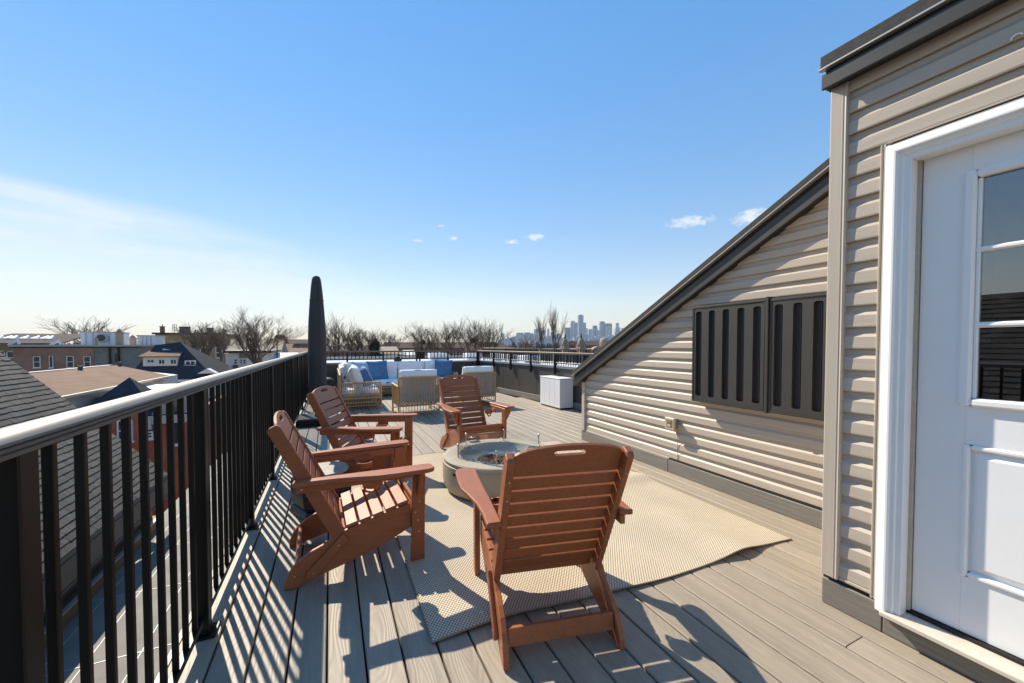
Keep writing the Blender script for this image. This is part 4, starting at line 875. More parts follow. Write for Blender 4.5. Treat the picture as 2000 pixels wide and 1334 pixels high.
# ---- white flat roof beyond the far parapet with its units, and the neighbour's own railing
wr = thing("flat_roof_building", (4, 24, GZ), "wide flat white roof of the next building, seen through the far railing", "building")
box(-.35, 16, 13, 36, GZ, -.02, "wall", 'rowbrick', wr); box(-.35, 16, 13, 36, -.015, .02, "roof_sheet", 'roof_white', wr)
for y in range(15, 36, 3): box(-.35, 16, y, y + .06, .02, .035, "roof_seam", 'coping', wr)
for a, b, c, d in ((-.40, 16, 12.9, 13.1), (-.40, 16, 35.8, 36.1)): box(a, b, c, d, .02, .30, "roof_kerb", 'coping', wr)
UG = "white rooftop units behind the far railing"
for i, (x0, x1, ya, d, lab) in enumerate(((838, 874, 690, 27, "wide white rooftop unit, leftmost of those behind the far railing"), (908, 936, 690, 27, "white rooftop unit second from the left behind the far railing"), (960, 978, 690, 25, "narrow white rooftop unit seen at the corner of the two railings"), (985, 1010, 692, 22, "white rooftop unit behind the side railing, right of the corner one"), (1014, 1048, 694, 19.5, "large white rooftop unit farthest right behind the side railing"))):
    a = W(x0, ya, d); b = W(x1, ya, d); c = (a + b) / 2; u = thing("rooftop_unit", (c.x, c.y, .035), lab, "rooftop unit", UG); w = (b - a).length / 2
    box(c.x - w, c.x + w, c.y - .5, c.y + .5, .12, a.z, "cabinet", 'metal_white', u, .02); box(c.x - w * .9, c.x + w * .9, c.y - .45, c.y + .45, .021, .12, "stand", 'pole', u)
    for k in range(3): box(c.x - w * .85, c.x + w * .85, c.y - .51, c.y - .5, .2 + k * .12, .26 + k * .12, "louvre", 'coping', u)
nr = thing("neighbour_railing", (8, 20, .02), "dark baluster railing on the next roof, behind the side railing near the skyline", "railing")
pA, pB = W(945, 680, 21), W(1170, 684, 17); dv = (pB - pA); L = dv.length
MB().tube([pA, pB], .022, 6).build("top_rail", 'black', nr)
MB().tube([pA - Vector((0, 0, .85)), pB - Vector((0, 0, .85))], .02, 6).build("bottom_rail", 'black', nr)
nb = int(L / .125)
b0 = MB().box(-.012, .012, -.012, .012, -.85, 0).build("baluster", 'black', None)
for k in range(nb + 1):
    o = b0 if k == 0 else b0.copy()
    if k: col.objects.link(o)
    o.parent = nr; o.location = pA + dv * (k / nb) - ORG[nr.name]
for k in range(0, nb + 1, 12): q = pA + dv * (k / nb); MB().box(q.x - .03, q.x + .03, q.y - .03, q.y + .03, .022, q.z).build("post", 'black', nr)
# ---- long house with the brown shed roof
h = thing("brown_roof_house", (-14, 32, GZ), "long white house with a broad brown shingle roof sloping toward the railing", "house")
ev0, ev1, tp0, tp1 = Vector((-11.8, 17, -1.15)), Vector((-11.8, 40.3, -1.15)), Vector((-16.6, 17, -.42)), Vector((-16.6, 44.6, -.42)); dz = Vector((0, 0, .12))
MB().hexa([ev0 - dz, ev1 - dz, tp1 - dz, tp0 - dz], [ev0, ev1, tp1, tp0]).build("roof", 'brown_roof', h)
MB().box(-11.86, -11.66, 17, 40.4, -1.32, -1.16).build("gutter", 'cream_trim', h, .02)
MB().prism([(-12.2, 17.2, GZ), (-16.5, 17.2, GZ), (-16.5, 17.2, -.58), (-12.2, 17.2, -1.24)], [(-12.2, 43.5, GZ), (-16.5, 43.5, GZ), (-16.5, 43.5, -.58), (-12.2, 43.5, -1.30)]).build("wall", 'white_wall', h)
for a in ((194, 205, 768, 779), (207, 217, 764, 775), (270, 281, 748, 761), (303, 318, 744, 762)): winpx(h, 'x', -12.2, *a, depth=.08)
for px_, py_ in ((157, 722), (234, 713)): q = PX(px_, py_ + 1, -16.2); MB().tube([q - Vector((0, 0, .35)), q + Vector((0, 0, .30))], .14, 8).build("roof_vent", 'pole', h)
box(-16.9, -16.62, 17, 44, -.75, -.36, "ridge_flashing", 'coping', h)
# ---- long brick building on the left
b = thing("brick_building", (-27, 68, GZ), "long low brown brick building, partly grey render, with four sash windows", "building"); YB_ = 66.0
xl, xm, xr_ = PY(25, 674, YB_).x, PY(183, 674, YB_).x, PY(272, 674, YB_).x
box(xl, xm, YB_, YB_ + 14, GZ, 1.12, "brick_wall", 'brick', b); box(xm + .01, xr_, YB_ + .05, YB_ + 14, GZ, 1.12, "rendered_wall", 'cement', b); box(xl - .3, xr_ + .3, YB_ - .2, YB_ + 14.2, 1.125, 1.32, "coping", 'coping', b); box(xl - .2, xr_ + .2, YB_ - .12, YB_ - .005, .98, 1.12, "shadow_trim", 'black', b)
for a in ((66, 79.5, 696, 718), (131, 144.5, 695.5, 718), (164.5, 177.5, 696, 718)):
    w_ = winpx(b, 'y', YB_, *a); 
winpx(b, 'y', YB_, 97, 104, 695, 718, split=False)
for px_ in (215, 232): q = PY(px_, 674, YB_); MB().tube([(q.x, YB_ - .12, 1.0), (q.x, YB_ - .12, -6)], .13, 6).build("downpipe", 'black', b)
winpx(b, 'y', YB_ + .05, 225, 231, 690, 706, frame='gutter')
for px_ in (35, 116): q = PY(px_, 674, YB_ + 3); MB().tube([(q.x - .8, YB_ + 3, 1.3), (q.x, YB_ + 3, 1.9), (q.x + .1, YB_ + 3, 1.4)], .16, 6).build("roof_flashing", 'metal_white', b)
# ---- low gabled hall with roof lights, far left
b = thing("gabled_hall", (-50, 90, GZ), "far brown gabled hall with a row of small white roof lights at the left edge", "building")
a0, a1 = PY(-60, 674, 88).x, PY(150, 674, 88).x
MB().hexa([(a0, 84, 1.45), (a1, 84, 1.45), (a1 - 2, 97, 3.15), (a0, 97, 3.15)], [(a0, 84, 1.6), (a1, 84, 1.6), (a1 - 2, 97, 3.3), (a0, 97, 3.3)]).build("roof", 'dark_red_roof', b)
box(a0, a1 - .5, 84.5, 110, GZ, 1.44, "wall", 'cream_trim', b); box(a0, a1, 83.9, 84.45, .6, 1.4, "eave_board", 'brown_wood', b)
for px_ in (6, 24, 34, 56, 77, 95, 104):
    q = PY(px_, 666, 90); MB().hexa([(q.x - .45, 88.5, 2.2), (q.x + .45, 88.5, 2.2), (q.x + .25, 90, 2.42), (q.x - .25, 90, 2.42)], [(q.x - .40, 88.6, 2.4), (q.x + .40, 88.6, 2.4), (q.x + .1, 90, 2.85), (q.x - .1, 90, 2.85)]).build("roof_light", 'metal_white', b)
for k in range(9): q = PY(-10 + 18 * k, 680, 84.5); window(b, 'y', 84.5, q.x, q.x + 1.3, -1.6, .4)
# ---- white penthouse units on the brick building
for i, (x0, x1, ya, d, lab) in enumerate(((157, 226, 649, 72, "long white metal plant room with a round fan vent above the brick building"), (268, 302, 656, 74, "short pale blue-white plant room right of the long one, above the grey render wall"))):
    q0, q1 = PY(x0, ya, d), PY(x1, ya, d); u = thing("plant_room", ((q0.x + q1.x) / 2, d, 1.3), lab, "plant room", "plant rooms on the brick building's roof")
    box(q0.x, q1.x, d, d + 4, 1.33, q0.z, "panel_wall", 'metal_white', u); box(q0.x - .1, q1.x + .1, d - .1, d + 4.1, q0.z + .005, q0.z + .12, "roof", 'coping', u)
    for k in range(1, 4): xx = q0.x + (q1.x - q0.x) * (k / 4 if i else (.13, .33, .8)[k - 1]); box(xx, xx + .12, d - .04, d - .005, 1.35, q0.z - .05, "panel_joint", 'coping', u)
    if i == 0:
        c = PY(201, 660, d); MB().tube([(c.x, d - .45, c.z), (c.x, d - .005, c.z)], .62, 16).build("fan_vent", 'coping', u); MB().tube([(c.x, d - .50, c.z), (c.x, d - .46, c.z)], .45, 12).build("fan_grille", 'pole', u)
def chimney(px_, ya, yb, d, wpx, lab, pots=1, mat='limestone', cap='pyr'):
    q = PY(px_, ya, d); w = wpx * (q - CAM).dot(FW) / FPX / 2; zb = min(PY(px_, yb, d).z, 1.2)
    c = thing("chimney", (q.x, d, zb), lab, "chimney", "chimneys on the skyline at left")
    box(q.x - w, q.x + w, d - w, d + w, zb, q.z - w * .9, "stack", mat, c); box(q.x - w * 1.25, q.x + w * 1.25, d - w * 1.25, d + w * 1.25, q.z - w * .88, q.z - w * .45, "collar", mat, c)
    if cap == 'pyr': MB().lathe([(w * 1.1, q.z - w * .44), (w * .8, q.z + w * .2), (0.01, q.z + w * .9)], (q.x, d, 0), 8).build("cap", mat, c)
    else:
        for k in range(pots): xx = q.x + (k - (pots - 1) / 2) * w * 1.6 / max(1, pots); MB().lathe([(w * .30, q.z - w * .44), (w * .24, q.z + w * .5), (w * .32, q.z + w * .6), (w * .32, q.z + w * .8)], (xx, d, 0), 8).build("pot", 'pole', c)
    return c
chimney(233, 646, 676, 69, 9, "stout pale chimney with a domed cap standing before the long white plant room")
chimney(188, 660, 676, 68, 4, "thin pale flue in front of the long white plant room")
chimney(259, 658, 676, 78, 9, "dark pointed chimney between the two plant rooms")
# ---- ochre stone building with chimneys
b = thing("ochre_building", (-30, 108, GZ), "ochre stone building with a dark cornice behind the bare trees at left", "building"); YO = 104.0
x0, x1, x2 = PY(303, 654, YO).x, PY(355, 654, YO).x, PY(432, 654, YO).x
zt = PY(305, 653, YO).z
box(x0, x2, YO, YO + 18, GZ, zt, "wall", 'yellow_stone', b); box(x0 - .4, x2 + .4, YO - .5, YO + 18.4, zt + .01, zt + .35, "cornice", 'black', b)
for k in range(6): xx = x0 + 2 + k * 2.7; window(b, 'y', YO, xx, xx + 1.2, -1.5, .8)
chimney(317, 636, 653, YO + 3, 6, "tall slim brick chimney at the left end of the ochre building", 1, 'rowbrick', 'pots')
chimney(361, 646, 653, YO + 4, 20, "wide chimney block with several pots on the ochre building", 4, 'limestone', 'pots')
chimney(384, 648, 654, YO + 5, 9, "small square chimney behind the bare trees, right of the wide chimney block", 2, 'limestone', 'pots')
chimney(410, 646, 654, YO + 6, 14, "brown chimney rising among the bare treetops", 3, 'rowbrick', 'pots')
chimney(437, 642, 672, YO - 10, 6, "lone dark chimney with a flared pot right of the ochre building", 1, 'limestone', 'pots')
an = thing("lattice_frame", (x0 + 3, YO + 2, zt + .35), "thin metal lattice frame standing on the ochre building's roof", "frame")
qa, qb = PY(337, 634, YO + 2), PY(345.5, 645, YO + 2)
for k in range(3): xx = qa.x + (qb.x - qa.x) * k / 2; MB().tube([(xx, YO + 2, zt + .351 if k == 1 else qb.z), (xx, YO + 2, qa.z)], .05, 5).build("upright", 'pole', an)
for k in range(3): zz = qb.z + (qa.z - qb.z) * k / 2; MB().tube([(qa.x, YO + 2, zz), (qb.x, YO + 2, zz)], .05, 5).build("crossbar", 'pole', an)
# ---- slate-blue mansard house
h = thing("blue_roof_house", (-16, 57, GZ), "house with a dark slate-blue hipped roof and a long white dormer", "house"); YE = 52.5
eL, eR = PY(243, 735, YE), PY(420, 735, YE); ez = -2.35; rl, ap = PY(303, 674, 55.6), PY(352, 668, 55.6)
A, B_, Cc, D = Vector((eL.x, YE, ez)), Vector((eR.x, YE, ez)), Vector((eR.x, 66, ez)), Vector((eL.x, 66, ez))
MB().add([A, B_, Cc, D, rl, ap], [(0, 1, 5, 4), (1, 2, 5), (2, 3, 4, 5), (3, 0, 4), (0, 3, 2, 1)]).build("hip_roof", 'blue_roof', h)
box(eL.x - .3, eR.x + .3, YE - .35, YE - .01, ez - .25, ez - .02, "gutter", 'white_frame', h); box(eL.x, eR.x, YE + .1, 65.8, GZ, ez - .26, "wall", 'white_wall', h)
MB().hexa([(eL.x + 1, YE - .9, -8), (eR.x - .2, YE - .9, -8), (eR.x - .2, YE - .9, -7.8), (eL.x + 1, YE - .9, -7.8)], [(eL.x + 1, YE + .09, ez - .3), (eR.x - .2, YE + .09, ez - .3), (eR.x - .2, YE + .3, ez - .3), (eL.x + 1, YE + .3, ez - .3)]).build("mansard_slope", 'blue_roof', h)
YD = 53.6; dl, dr_ = PY(279, 698, YD), PY(346, 698, YD); dbz = PY(300, 715, YD).z
dm = box(dl.x, dr_.x, YD, YD + 2.0, dbz, dl.z, "dormer", 'white_wall', h)
MB().hexa([(dl.x - .3, YD - .3, dl.z + .01), (dr_.x + .3, YD - .3, dl.z + .01), (dr_.x, YD + 2.0, dl.z + .62), (dl.x, YD + 2.0, dl.z + .62)], [(dl.x - .3, YD - .3, dl.z + .12), (dr_.x + .3, YD - .3, dl.z + .12), (dr_.x, YD + 2.0, dl.z + .74), (dl.x, YD + 2.0, dl.z + .74)]).build("dormer_roof", 'brown_roof', h)
for a in ((287, 302, 702, 709), (310, 322.5, 702, 711.5), (333, 345, 701.5, 711.5)): winpx(h, 'y', YD, *a, split='v', depth=.08)
winpx(h, 'y', YD + .3, 362, 383, 704, 713, split='v', depth=.2)
q0, q1 = PY(322, 686, 55.6), PY(337, 676, 55.6); MB().hexa([(q0.x, 55.3, q0.z), (q1.x, 55.3, q0.z), (q1.x, 56.2, q1.z), (q0.x, 56.2, q1.z)], [(q0.x, 54.9, q0.z + .15), (q1.x, 54.9, q0.z + .15), (q1.x, 55.8, q1.z + .15), (q0.x, 55.8, q1.z + .15)]).build("roof_light", 'metal_white', h)
q0, q1, q2 = PY(385, 730, YE - .4), PY(421, 730, YE - .4), PY(404, 720, YE - .4); MB().prism([(q0.x, YE - .4, q0.z), (q1.x, YE - .4, q0.z), (q2.x, YE - .4, q2.z)], [(q0.x, YE + .9, q0.z), (q1.x, YE + .9, q0.z), (q2.x, YE + .9, q2.z)]).build("pediment", 'white_frame', h)
MB().prism([(q0.x + 1.0, YE - .42, q0.z + .15), (q1.x - 1.0, YE - .42, q0.z + .15), (q2.x, YE - .42, q2.z - .3)], [(q0.x + 1.0, YE - .405, q0.z + .15), (q1.x - 1.0, YE - .405, q0.z + .15), (q2.x, YE - .405, q2.z - .3)]).build("pediment_field", 'white_wall', h)
# ---- red brick house with the pointed turret, seen through the balusters
h = thing("red_brick_house", (-10, 30, GZ), "red brick house with a pointed dark turret, seen through the railing", "house"); YR = 27.6
xa, xb = PY(150, 800, YR).x, PY(372, 800, YR).x; ztop = -2.55
box(xa, xb, YR, YR + 9, GZ, ztop, "brick_wall", 'redbrick', h); box(xa - .2, xb + .2, YR - .25, YR - .01, ztop - .45, ztop, "eave_board", 'coping', h)
MB().hexa([(xa - .2, YR - .25, ztop + .01), (xb + .2, YR - .25, ztop + .01), (xb - .8, YR + 2.4, ztop + .85), (xa, YR + 2.4, ztop + .85)], [(xa - .2, YR - .25, ztop + .07), (xb + .2, YR - .25, ztop + .07), (xb - .8, YR + 2.4, ztop + .92), (xa, YR + 2.4, ztop + .92)]).build("front_roof", 'blue_roof', h)
box(xa, xb - .8, YR + 2.41, YR + 9, ztop, ztop + .8, "top_storey", 'white_wall', h); box(xa - .1, xb - .7, YR + 2.3, YR + 9.1, ztop + .93, ztop + .99, "roof_edge", 'white_frame', h)
ta = PY(252, 737, 29.2); tz = ztop + .55; tw = 1.35
MB().add([(ta.x - tw, 27.9, tz), (ta.x + tw, 27.9, tz), (ta.x + tw, 30.6, tz), (ta.x - tw, 30.6, tz), (ta.x, 29.25, ta.z)], [(0, 1, 4), (1, 2, 4), (2, 3, 4), (3, 0, 4), (3, 2, 1, 0)]).build("turret_roof", 'blue_roof', h)
box(ta.x - tw + .15, ta.x + tw - .15, 27.3, 30.4, ztop - 6.5, tz - .01, "turret_wall", 'redbrick', h)
for a in ((231, 260, 819, 862), (285, 300, 842, 856), (337, 352, 770, 868)): winpx(h, 'y', 27.3 if a[0] < 300 else YR, *a, depth=.12)
box(PY(286, 815, YR).x, PY(300, 838, YR).x, YR - .3, YR - .01, PY(286, 838, YR).z, PY(286, 815, YR).z, "grey_bay", 'coping', h)
# ---- pale house at right of the bare trees
h = thing("pale_flat_house", (-8, 60, GZ), "pale rendered flat-roofed house with white windows behind the large bare tree", "house"); YW = 58.0
x0, x1 = PY(447, 700, YW).x, PY(524, 700, YW).x; zt = PY(447, 689.5, YW).z
box(x0, x1, YW, YW + 10, GZ, zt, "wall", 'white_wall', h); box(x0 - .4, x1 + .4, YW - .4, YW + 10.4, zt + .005, zt + .28, "roof", 'black', h); box(x0 + 1.1, x0 + 1.9, YW - .35, YW - .005, PY(450, 699, YW).z, zt - .05, "bay_head", 'brown_wood', h)
for a in ((457, 464, 701, 711.5), (468.5, 474, 701.5, 710.5), (474.5, 481, 702, 710.5), (507, 513.5, 701, 709)): winpx(h, 'y', YW, *a, depth=.1)
box(PY(464.5, 700, YW).x, PY(467.5, 700, YW).x, YW - .06, YW - .005, PY(464, 716, YW).z, PY(464, 700, YW).z, "corner_board", 'white_frame', h); box(PY(456, 700, YW).x, PY(464, 700, YW).x, YW - .5, YW - .005, PY(456, 719, YW).z, PY(456, 712.5, YW).z, "balcony", 'gutter', h)
def simple_block(name, lab, x0, x1, ya, d, depth, wall, roof, nwin=0, slope=0, cat="building", group=None):
    a, b_ = PY(x0, ya, d), PY(x1, ya, d); c = thing(name, ((a.x + b_.x) / 2, d + depth / 2, GZ), lab, cat, group); z = a.z
    if slope: 
        z -= slope; MB().prism([(a.x - .3, d - .4, z), (a.x - .3, d + depth / 2, z + slope), (a.x - .3, d + depth + .4, z)], [(b_.x + .3, d - .4, z), (b_.x + .3, d + depth / 2, z + slope), (b_.x + .3, d + depth + .4, z)]).build("roof", roof, c)
    else: box(a.x - .2, b_.x + .2, d - .2, d + depth + .2, z - .3, z, "roof", roof, c)
    box(a.x, b_.x, d, d + depth, GZ, z - (.305 if not slope else .005), "wall", wall, c)
    for k in range(nwin):
        xx = a.x + (b_.x - a.x) * (k + .3) / nwin; w = min(1.1, (b_.x - a.x) / nwin * .4); window(c, 'y', d, xx, xx + w, z - 2.9, z - 1.2)
    return c
simple_block("row_house", "grey-tan pitched roof house behind the pale flat house and the large bare tree", 440, 545, 661, 82, 12, 'white_wall', 'limestone', 5, 2.6, "house")
simple_block("garage", "low grey metal roofed garage right of the pale flat house", 531, 574, 690, 62, 7, 'rowbrick', 'metal_white', 0, .9, "garage")
simple_block("row_house", "brown brick house with a red-brown roof between the large bare tree and the umbrella", 540, 566, 671, 95, 10, 'rowbrick', 'brown_roof', 3, 1.6, "house")
simple_block("row_house", "white walled house just left of the closed umbrella", 566, 600, 680, 75, 8, 'white_wall', 'brown_roof', 2, .8, "house")
simple_block("row_house", "far dark-roofed terrace on the horizon just left of the umbrella", 545, 640, 662, 150, 14, 'rowbrick', 'dark_red_roof', 8, 1.5, "house")
simple_block("row_house", "sunlit tan roofed house right of the first trees behind the far railing", 752, 778, 677, 70, 8, 'white_wall', 'limestone', 2, 1.2, "house")
simple_block("row_house", "long brown brick terrace with a dark roof behind the trees in the middle", 760, 905, 668, 88, 12, 'rowbrick', 'dark_red_roof', 12, 1.3, "house")
simple_block("row_house", "brown brick terrace left of the tan roofed house, behind trees by the umbrella", 640, 750, 676, 92, 12, 'rowbrick', 'dark_red_roof', 9, 1.0, "house")
simple_block("row_house", "brick terrace under the twin crowned trees left of the skyline", 906, 990, 668, 96, 12, 'rowbrick', 'dark_red_roof', 6, 1.4, "house")
simple_block("row_house", "small white gabled house low behind the far railing's middle", 797, 812, 684, 58, 6, 'white_wall', 'roof_white', 1, .7, "house")
simple_block("row_house", "white fronted house behind the far railing, under the slender leaning tree", 846, 866, 685, 56, 6, 'white_wall', 'limestone', 2, .8, "house")
# ---- stone building with domed gables in front of the skyline
b = thing("stone_terrace", (45, 70, GZ), "warm stone terrace with domed gable pinnacles and a pale slate roof under the skyline", "building"); YS = 52.0
x0, x1 = PY(1055, 680, YS).x, PY(1300, 680, YS).x
box(x0, x1, YS, YS + 10, GZ, PY(1080, 682, YS).z, "wall", 'limestone', b)
box(x0 - 9, x0 - .02, YS + 1, YS + 9, GZ, PY(1030, 679, YS).z, "side_wing", 'rowbrick', b)
for px_, w_, yt, yb_ in ((1103.5, 13, 660, 681), (1135, 15, 659, 682)):
    q = PY(px_, yb_, YS - .6); w = w_ * (q - CAM).dot(FW) / FPX / 2; zt_ = PY(px_, yt, YS - .6).z; zb = q.z; hh = zt_ - zb
    g = MB().box(q.x - w, q.x + w, YS - .6 - w, YS - .6 + w, GZ, zb + hh * .32).build("gable_pier", 'limestone', b)
    MB().lathe([(w * 1.2, zb + hh * .325), (w * 1.2, zb + hh * .42), (w * .98, zb + hh * .425), (w * .95, zb + hh * .58), (w * .72, zb + hh * .78), (w * .35, zb + hh * .95), (.01, zb + hh * 1.0)], (q.x, YS - .6, 0), 14).build("dome", 'limestone', g)
    MB().lathe([(.10, zb + hh * .97), (.20, zb + hh * 1.06), (.08, zb + hh * 1.12), (.10, zb + hh * 1.28), (.01, zb + hh * 1.35)], (q.x, YS - .6, 0), 8).build("finial", 'black', g)
q = PY(1171, 697, YS - .5); w = 22 * (q - CAM).dot(FW) / FPX; MB().prism([(q.x + w * math.cos(t), YS - .5, q.z + w * .95 * math.sin(t)) for t in [math.pi * k / 14 for k in range(15)]], [(q.x + w * math.cos(t), YS + .3, q.z + w * .95 * math.sin(t)) for t in [math.pi * k / 14 for k in range(15)]]).build("arched_gable", 'limestone', b)
a0, a1, a2, a3 = PY(1190, 700, YS - .3), PY(1300, 700, YS - .3), PY(1300, 668, YS + 6), PY(1204, 668, YS + 6); MB().hexa([a0, a1, a2, a3], [v + Vector((0, 0, .2)) for v in (a0, a1, a2, a3)]).build("slate_roof", 'coping', b)
q = PY(1180, 668, YS + 6); w = 9 * (q - CAM).dot(FW) / FPX; MB().lathe([(w, q.z - 1), (w, q.z), (w * .8, q.z + w * .5), (w * .4, q.z + w * .85), (.01, q.z + w)], (q.x, YS + 6, 0), 12).build("roof_dome", 'limestone', b)
simple_block("row_house", "dark brick rooftops right behind the domed pinnacles, below the towers", 1140, 1215, 665, 80, 10, 'rowbrick', 'dark_red_roof', 4, 1.2, "house")
simple_block("row_house", "small pyramid roofed brick house low behind the side railing, left of the pinnacles", 1034, 1052, 674, 60, 5, 'limestone', 'dark_red_roof', 1, 1.4, "house")
# ---- street lamp
q = W(541, 665, 48); lp = thing("street_lamp", (q.x, q.y, GZ), "lone street lamp with a double head beside the large bare tree", "street lamp")
MB().tube([(q.x, q.y, GZ), (q.x, q.y, q.z)], [.10, .06], 8).build("post", 'pole', lp)
for s in (-1, 1): MB().tube([(q.x, q.y, q.z), (q.x + s * .35, q.y, q.z + .06)], .03, 5).build("lamp_arm", 'pole', lp); box(q.x + s * .55 - .22, q.x + s * .55 + .22, q.y - .12, q.y + .12, q.z + .0, q.z + .14, "lamp_head", 'pole', lp, .03)
# ================================================================== TREES
def fast_mesh(mb, name, mat, parent):
    me = bpy.data.meshes.new(name); o0 = ORG[parent.name]; me.from_pydata([(x - o0.x, y - o0.y, z - o0.z) for x, y, z in mb.v], [], mb.f); me.materials.append(M[mat])
    me.polygons.foreach_set('use_smooth', [True] * len(me.polygons)); o = bpy.data.objects.new(name, me); col.objects.link(o); o.parent = parent; return o
def bare_tree(px_, ytop, ycr, wpx, d, lab, seed, limbs=7, depth=4, nest=False, mat='bark', lean=0.0, upright=0.0, group="bare trees among the houses"):
    rnd = random.Random(seed); base = W(px_, ycr, d); H = (ycr - ytop) * d / FPX; half = wpx * d / FPX / 2
    c = thing("bare_tree", (base.x, base.y, GZ), lab, "tree", group)
    r0 = .055 * H * .55 + .07
    tr = MB().tube([(base.x, base.y, GZ), (base.x + rnd.uniform(-.1, .1), base.y, (GZ + base.z) / 2), tuple(base + Vector((0, 0, .1)))], [r0 * 1.5, r0 * 1.15, r0], 8); fast_mesh(tr, "trunk", mat, c)
    mb = MB()
    def grow(p, dr, ln, rad, dep):
        pts = [p.copy()]; segs = 3; q = p.copy(); dd = dr.copy()
        for s in range(segs):
            dd = (dd + Vector((rnd.gauss(0, .07), rnd.gauss(0, .07), rnd.gauss(.02, .05)))).normalized(); q = q + dd * (ln / segs); pts.append(q.copy())
        rr = [rad * (1 - .42 * i / segs) for i in range(segs + 1)]
        mb.tube(pts, rr, 5 if rad > .08 else 3, cap=False)
        if dep == 0: return
        kids = [(pts[-1], .80), (pts[-1], .68)] + ([(pts[2], .6)] if rnd.random() < .70 else []) + ([(pts[1], .55)] if rnd.random() < .5 else []) + ([(pts[1], .45)] if dep == 1 else [])
        for pp, kf in kids:
            perp = dd.orthogonal().normalized(); perp.rotate(Matrix.Rotation(rnd.random() * 6.283, 3, dd)); ang = rnd.uniform(.16, .44)
            nd = (dd * math.cos(ang) + perp * math.sin(ang) + Vector((0, 0, .10 + upright))).normalized()
            grow(pp, nd, ln * kf * rnd.uniform(.85, 1.15), max(rad * .55 * (kf / .7) ** .5, .0062 * d / 50), dep - 1)
    ratio = half / max(H, .1)
    for k in range(limbs):
        t = 6.283 * (k + rnd.random() * .7) / limbs; sp = ratio * (rnd.uniform(.15, .5) if k % 3 == 0 else rnd.uniform(.55, 1.15))
        dr = Vector((math.cos(t) * sp + lean, math.sin(t) * sp, 1)).normalized(); ln = .36 * math.hypot(H, half * min(sp / max(ratio, .01), 1)) * rnd.uniform(.85, 1.05)
        grow(base + Vector((0, 0, rnd.uniform(-.3, .1))), dr, ln, r0 * rnd.uniform(.34, .48), depth + 1)
    # fit the crown to the height it has
    zs = sorted(v[2] for v in mb.v); zmax = zs[int(len(zs) * .975)]; f = H * .93 / max(zmax - base.z, .1)
    xs = sorted(v[0] for v in mb.v); wnow = (xs[int(len(xs) * .985)] - xs[int(len(xs) * .015)]) / 2; fx = half / max(wnow, .1)
    mb.v = [(base.x + (x - base.x) * fx, base.y + (y - base.y) * fx, base.z + (z - base.z) * f) for x, y, z in mb.v]
    fast_mesh(mb, "crown", mat, c)
    if nest:
        q = base + Vector((rnd.uniform(-.1, .3), 0, H * .52)); nm = MB()
        for k in range(110):
            a = Vector((rnd.gauss(0, 1), rnd.gauss(0, 1), rnd.gauss(0, .7))); a = a.normalized() * .42; e = Vector((rnd.gauss(0, 1), rnd.gauss(0, 1), rnd.gauss(0, .6))).normalized() * .42; nm.tube([q + a, q + e], .035, 3, cap=False)
        fast_mesh(nm, "nest", mat, c)
TREES = [(168, 626, 676, 84, 95, "wide bare tree behind the long white plant room at the far left", 8, 4), (500, 617, 716, 112, 40, "largest bare tree, many-stemmed, in front of the pale flat house", 9, 5),
 (404, 632, 706, 66, 58, "bare tree in front of the ochre building, right of the blue roof's peak", 7, 4), (381, 634, 700, 46, 62, "thin bare tree just right of the blue roof's peak", 6, 4), (432, 642, 700, 44, 60, "small bare tree by the lone dark chimney", 6, 4),
 (656, 622, 704, 66, 58, "tall bare tree touching the closed umbrella's right side", 7, 4), (697, 640, 705, 62, 60, "bushy bare tree second from the umbrella's right", 8, 4), (728, 645, 704, 52, 66, "bushy bare tree third from the umbrella's right", 8, 4),
 (763, 652, 690, 46, 82, "small isolated bare tree in the gap in the middle of the horizon", 6, 4), (824, 636, 703, 58, 60, "bare tree with a dark nest, left one of its pair", 7, 4, True), (850, 640, 704, 46, 62, "round bare tree close right of the nest tree", 7, 4),
 (877, 630, 704, 56, 56, "slender forked bare tree between the nest tree and the twin crowned trees", 5, 4), (922, 627, 706, 74, 54, "broad bare tree with a small nest, left of the skyline", 8, 4, True), (955, 630, 706, 66, 58, "bare tree nearest the skyline's left end", 7, 4),
 (1056, 618, 690, 27, 46, "thin upright bare tree in front of the skyline, left of the pinnacles", 5, 4), (1084, 602, 692, 34, 38, "tallest thin bare tree in front of the skyline", 5, 4), (1020, 652, 690, 60, 52, "low spreading bare tree at the skyline's left part", 6, 3)]
for i, t in enumerate(TREES):
    bare_tree(t[0], t[1], t[2], t[3], t[4], t[5], 40 + i, t[6], t[7], len(t) > 8, upright=.12 if t[0] > 1040 else 0)
for i, (px_, ya, d, lab) in enumerate(((543, 655, 110, "dark round evergreen right of the large bare tree, left of its pair"), (553, 656, 112, "dark round evergreen, right one of the pair"), (731, 664, 64, "narrow dark evergreen among the bushy bare trees"))):
    q = W(px_, ya, d); c = thing("evergreen_tree", (q.x, q.y, GZ), lab, "tree", "dark evergreens among the bare trees"); rnd = random.Random(70 + i); mb = MB(); hh = 6.5 if i < 2 else 5
    for k in range(900):
        f = rnd.random(); rr = (1.25 if i < 2 else .7) * math.sin(math.pi * min(1, f * .9 + .08)) ** .7 * rnd.uniform(.5, 1.1); t = rnd.random() * 6.283; p = Vector((q.x + rr * math.cos(t), q.y + rr * math.sin(t), q.z - f * hh)); s_ = rnd.uniform(.12, .3)
        o = len(mb.v); mb.v += [tuple(p + Vector((rnd.gauss(0, s_), rnd.gauss(0, s_), rnd.gauss(0, s_)))) for _ in range(3)]; mb.f.append((o, o + 1, o + 2))
    fast_mesh(mb, "crown", 'evergreen', c); fast_mesh(MB().tube([(q.x, q.y, GZ), (q.x, q.y, q.z - .5)], [.2, .05], 6), "trunk", 'bark', c)
